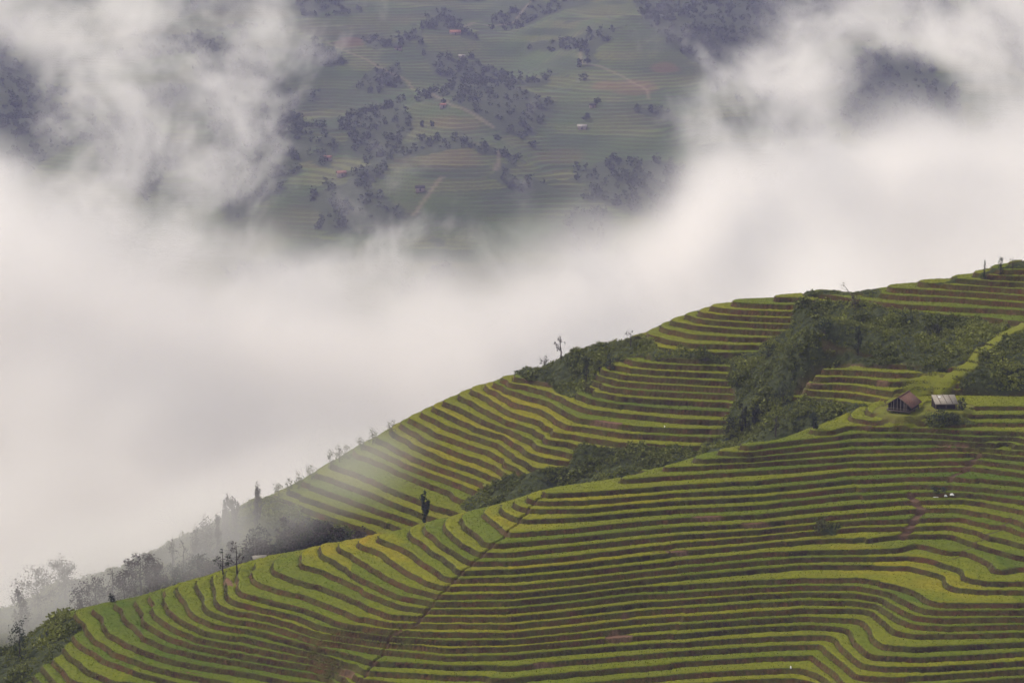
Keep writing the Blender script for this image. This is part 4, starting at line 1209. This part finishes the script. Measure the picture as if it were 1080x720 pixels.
for (u, v, hp, wp, kd, lb) in [(615, 85, 9, 9, 'round', 'round dark tree alone on a far field under the bent path'), (611, 70, 9, 6, 'column', 'narrow dark tree left of two at the bend of the far path'), (619, 69, 7, 7, 'round', 'rounder tree right of two at the bend of the far path'), (445, 133, 6, 4, 'column', 'small tree left of two on the far red terraces'),
                               (456, 133, 6, 4, 'column', 'small tree right of two on the far red terraces'), (444, 148, 9, 10, 'round', 'dark round tree below the small pair on the far slope'), (525, 148, 7, 8, 'round', 'dark tree on the far rib of light terraces'), (562, 155, 8, 10, 'round', 'wide dark tree at the foot of the far rib'),
                               (630, 110, 8, 7, 'round', 'tree beside the upper of two far grey houses'), (618, 126, 8, 8, 'round', 'tree behind the lower far grey house'), (422, 46, 9, 6, 'column', 'dark tree behind the far house near the top'), (445, 30, 9, 6, 'spire', 'pointed tree on the far skyline of the upper fields'),
                               (468, 110, 6, 5, 'round', 'small tree beside the far red roofed shed'), (540, 86, 10, 6, 'spire', 'pointed tree at the top edge of the far middle wood'), (578, 108, 8, 8, 'round', 'tree at the right tip of the far middle wood')]:
    p = far_at(u, v); s = p[1] / FPX
    tree(kd, (p[0], p[1], far_ground(p[0], p[1]) - .3), hp * s, wp * s, lb, group='single trees on the far slope', mat=M_DARKLEAF, leaf=1.3, density=.45)
M_FARWALL = simple('plaster', (.20, .16, .13), (.34, .28, .24))
M_FARRED = simple('orange_tiles', (.20, .09, .06), (.28, .14, .10))
for (u, v, wp, red, rz, lb) in [(480, 36, 11, 1, .2, 'far house with a reddish roof near the top fields'), (420, 53, 7, 0, -.3, 'small far house under a dark tree'), (487, 62, 6, 2, .1, 'pale far shed above the middle wood'), (467, 113, 6, 1, .5, 'far shed with a red roof at the left of the middle wood'),
                                (614, 135, 9, 2, -.1, 'far house with a whitish roof, lower of two'), (625, 113, 6, 0, .3, 'far grey house, upper of two'), (443, 201, 9, 0, .1, 'far dark roofed house just above the cloud'), (360, 185, 9, 1, .4, 'far house with an orange roof among the mist, lower of two'), (346, 169, 7, 1, -.2, 'far house with an orange roof among the mist, upper of two')]:
    p = far_at(u, v); s = p[1] / FPX
    L = wp * s / 2; D = L * .55; H = 3.0
    e = empty('farm_house', (p[0], p[1], far_ground(p[0], p[1])), rz, lb, 'house', 'farm houses on the far slope')
    ax = [(-D, -2.0), (D, -2.0), (D, H), (0, H + D * .7), (-D, H)]
    c_, f_ = prism(ax, -L, L); c_ = c_[:, [1, 0, 2]]; f_ = f_[:, ::-1]
    wl = solid('wall', (c_, f_), M_FARWALL, e)
    mt = (M_DARKIN, M_FARRED, M_GREYROOF)[red]
    solid('roof', [slab([(-L - .6, -D - .8, H - .45), (L + .6, -D - .8, H - .45), (L + .6, 0, H + D * .7 + .12), (-L - .6, 0, H + D * .7 + .12)], .25),
                   slab([(-L - .6, 0.01, H + D * .7 + .12), (L + .6, 0.01, H + D * .7 + .12), (L + .6, D + .8, H - .45), (-L - .6, D + .8, H - .45)], .25)], mt, e)
    solid('door', boxes([((-.5, -D - .06, -.2), (.5, -D - .003, 2.0))]), M_DARKIN, e)
# ------------------------------------------------------------------ mist in the valley, haze in the air
class GN:
    """a geometry node tree that fills a box of air with a density field"""
    def __init__(self, name):
        self.t = bpy.data.node_groups.new(name, 'GeometryNodeTree')
        self.t.interface.new_socket('Geometry', in_out='OUTPUT', socket_type='NodeSocketGeometry')
        self.out = self.t.nodes.new('NodeGroupOutput')
        self.P = self.t.nodes.new('GeometryNodeInputPosition').outputs[0]

    def _set(self, s, v):
        if hasattr(v, 'is_output'): self.t.links.new(v, s)
        else: s.default_value = v

    def m(self, op, a, b=0.0, c=0.0, clamp=False):
        n = self.t.nodes.new('ShaderNodeMath'); n.operation = op; n.use_clamp = clamp
        for s, v in zip(n.inputs, (a, b, c)): self._set(s, v)
        return n.outputs[0]

    def vm(self, op, a, b=(0, 0, 0), scale=None):
        n = self.t.nodes.new('ShaderNodeVectorMath'); n.operation = op
        self._set(n.inputs[0], a)
        if scale is not None: self._set(n.inputs['Scale'], scale)
        else: self._set(n.inputs[1], b)
        return n.outputs['Value'] if op in ('LENGTH', 'DOT_PRODUCT') else n.outputs[0]

    def xyz(self, v):
        n = self.t.nodes.new('ShaderNodeSeparateXYZ'); self._set(n.inputs[0], v); return n.outputs

    def noise(self, vec, scale, detail, rough=.55, dist=0.0):
        n = self.t.nodes.new('ShaderNodeTexNoise')
        self._set(n.inputs['Vector'], vec); n.inputs['Scale'].default_value = scale; n.inputs['Detail'].default_value = detail
        n.inputs['Roughness'].default_value = rough; n.inputs['Distortion'].default_value = dist
        return n.outputs[0]

    def curve(self, x, pts, lo, hi):
        """piecewise smooth function of x given as points (x, value)"""
        n = self.t.nodes.new('ShaderNodeFloatCurve')
        vals = [p[1] for p in pts]; vmin, vmax = min(vals), max(vals)
        cu = n.mapping.curves[0]
        while len(cu.points) < len(pts): cu.points.new(.5, .5)
        for cp, (px, pv) in zip(cu.points, pts):
            cp.location = ((px - lo) / (hi - lo), (pv - vmin) / (vmax - vmin)); cp.handle_type = 'AUTO'
        n.mapping.update()
        t = self.m('DIVIDE', self.m('SUBTRACT', x, lo), hi - lo, clamp=True)
        self._set(n.inputs['Value'], t)
        return self.m('MULTIPLY_ADD', n.outputs[0], vmax - vmin, vmin)

    def sm(self, x, a, b):
        n = self.t.nodes.new('ShaderNodeMapRange'); n.interpolation_type = 'SMOOTHSTEP'
        self._set(n.inputs[0], x); n.inputs[1].default_value = a; n.inputs[2].default_value = b
        return n.outputs[0]

    def puff(self, c, r):
        """1 at the centre of an ellipsoid, 0 at its skin and outside"""
        d = self.vm('DIVIDE', self.vm('SUBTRACT', self.P, tuple(c)), tuple(r))
        return self.m('SUBTRACT', 1.0, self.vm('LENGTH', d), clamp=True)

    def build(self, density, lo, hi, vox):
        n = self.t.nodes.new('GeometryNodeVolumeCube')
        self._set(n.inputs['Density'], density)
        n.inputs['Min'].default_value = lo; n.inputs['Max'].default_value = hi
        for k, nm in enumerate(('Resolution X', 'Resolution Y', 'Resolution Z')):
            n.inputs[nm].default_value = max(4, int((hi[k] - lo[k]) / vox[k]))
        sm = self.t.nodes.new('GeometryNodeSetMaterial')
        self.t.links.new(n.outputs[0], sm.inputs[0])
        self.t.links.new(sm.outputs[0], self.out.inputs[0])
        self.sm_node = sm
        return self.t


def mist_material(name, dens, color, aniso=0.0):
    m = bpy.data.materials.new(name); m.use_nodes = True
    t = m.node_tree; t.nodes.clear()
    o = t.nodes.new('ShaderNodeOutputMaterial')
    v = t.nodes.new('ShaderNodeVolumePrincipled')
    v.inputs['Color'].default_value = (*color, 1)
    v.inputs['Density'].default_value = dens
    v.inputs['Anisotropy'].default_value = aniso
    t.links.new(v.outputs[0], o.inputs['Volume'])
    return m


def mist(name, gn, mat, label):
    gn.sm_node.inputs['Material'].default_value = mat
    me = bpy.data.meshes.new(name); me.materials.append(mat)
    o = bpy.data.objects.new(name, me); COL.objects.link(o)
    o['kind'] = 'stuff'; o['label'] = label
    md = o.modifiers.new('density', 'NODES'); md.node_group = gn.t
    return o


def wpt(u, v, d): return tuple(at_y(u, v, d))


MIST_WHITE = (.985, .975, .965)
def bank_top(g, x, y, tops, d0, tilt):
    pts = [(at_y(u, v, d0)[0], at_y(u, v, d0)[2]) for u, v in tops]
    zt = g.curve(x, pts, -320, 320)
    return g.m('ADD', zt, g.m('MULTIPLY', g.m('SUBTRACT', y, d0), tilt))


# the closed body of the cloud that fills the valley
g = GN('cloud_bank_density')
x, y, z = g.xyz(g.P)
ztop = bank_top(g, x, y, BANK_TOP, 1150.0, 0.03)
n1 = g.noise(g.vm('MULTIPLY', g.P, (1.0, 0.6, 1.3)), 1 / 110.0, 5.0, .55, .4)
f = g.m('MINIMUM', g.m('DIVIDE', g.m('SUBTRACT', ztop, z), 38.0), 2.5)
den = g.m('ADD', f, g.m('MULTIPLY', g.m('SUBTRACT', n1, .5), 3.4))
den = g.m('POWER', g.m('MULTIPLY', den, .45, clamp=True), 1.7)
den = g.m('MULTIPLY', den, g.m('MULTIPLY', g.sm(y, 560, 760), g.sm(y, 1650, 1450)))
g.build(den, (-420, 560, -235), (420, 1660, 60), (6.0, 12.0, 5.0))
mist('cloud_bank', g, mist_material('cloud_mist', CLOUD_DENS, MIST_WHITE), 'white bank of cloud filling the valley behind the terraced spurs')

# torn veils rising from it in front of the far slope
g = GN('cloud_wisps_density')
x, y, z = g.xyz(g.P)
wv = g.vm('MULTIPLY', g.P, (1.0, .30, 1.0))
big = g.noise(wv, 1 / 130.0, 2.0, .5, .2)
fine = g.noise(wv, 1 / 48.0, 8.0, .72, .3)
f = g.m('MAXIMUM', g.m('MINIMUM', g.m('DIVIDE', g.m('SUBTRACT', bank_top(g, x, y, BANK_TOP, 1250.0, 0.0), z), 85.0), .7), -1.0)
for (u, v, d, ru, rv, rd, wgt) in CLOUD_PUFFS:
    c = wpt(u, v, d); s = d / FPX
    f = g.m('ADD', f, g.m('MULTIPLY', g.puff(c, (ru * s, rd, rv * s)), wgt))
f = g.m('MINIMUM', f, .6)
den = g.m('ADD', f, g.m('MULTIPLY', g.m('SUBTRACT', fine, .5), 7.2))
den = g.m('ADD', den, g.m('MULTIPLY', g.m('SUBTRACT', big, .5), 2.0))
den = g.m('POWER', g.m('MULTIPLY', den, .42, clamp=True), 1.35)
den = g.m('MULTIPLY', den, g.m('MULTIPLY', g.sm(y, 1170, 1225), g.sm(y, 1350, 1280)))
g.build(den, (-325, 1165, -120), (325, 1355, 132), (1.35, 6.0, 1.3))
mist('cloud_wisps', g, mist_material('cloud_wisp_mist', WISP_DENS, MIST_WHITE), 'torn veils of cloud drifting in front of the far slope')
# near mist drifting over the foot of the spur behind
g = GN('drifting_mist_density')
x, y, z = g.xyz(g.P)
n1 = g.noise(g.vm('MULTIPLY', g.P, (1.0, .8, 1.0)), 1 / 26.0, 6.0, .55, .3)
f = -1.15
for (u, v, d, ru, rv, rd, wgt) in MIST_PUFFS:
    c = wpt(u, v, d); s = d / FPX
    f = g.m('ADD', f, g.m('MULTIPLY', g.puff(c, (ru * s, rd, rv * s)), wgt))
den = g.m('ADD', f, g.m('MULTIPLY', g.m('SUBTRACT', n1, .5), 3.0))
den = g.m('POWER', g.m('MULTIPLY', den, .5, clamp=True), 1.5)
g.build(den, (-165, 440, -80), (10, 600, 50), (1.7, 2.0, 1.5))
mist('drifting_mist', g, mist_material('drifting_mist_air', MIST_DENS, MIST_WHITE), 'thin mist drifting between the trees below the terraced spur')
hz = mist_material('haze_air', HAZE_DENS, HAZE_COL)
def box_mesh(name, lo, hi):
    co = np.array([(x_, y_, z_) for x_ in (lo[0], hi[0]) for y_ in (lo[1], hi[1]) for z_ in (lo[2], hi[2])], float)
    fc = np.array([(0, 1, 3, 2), (4, 6, 7, 5), (0, 4, 5, 1), (2, 3, 7, 6), (0, 2, 6, 4), (1, 5, 7, 3)])
    return raw_mesh(name, co, fc)
link('haze', box_mesh('haze', (-1600, -900, -325), (1600, 3300, 190)), hz, 'stuff', label='thin lilac haze in the air of the valley')
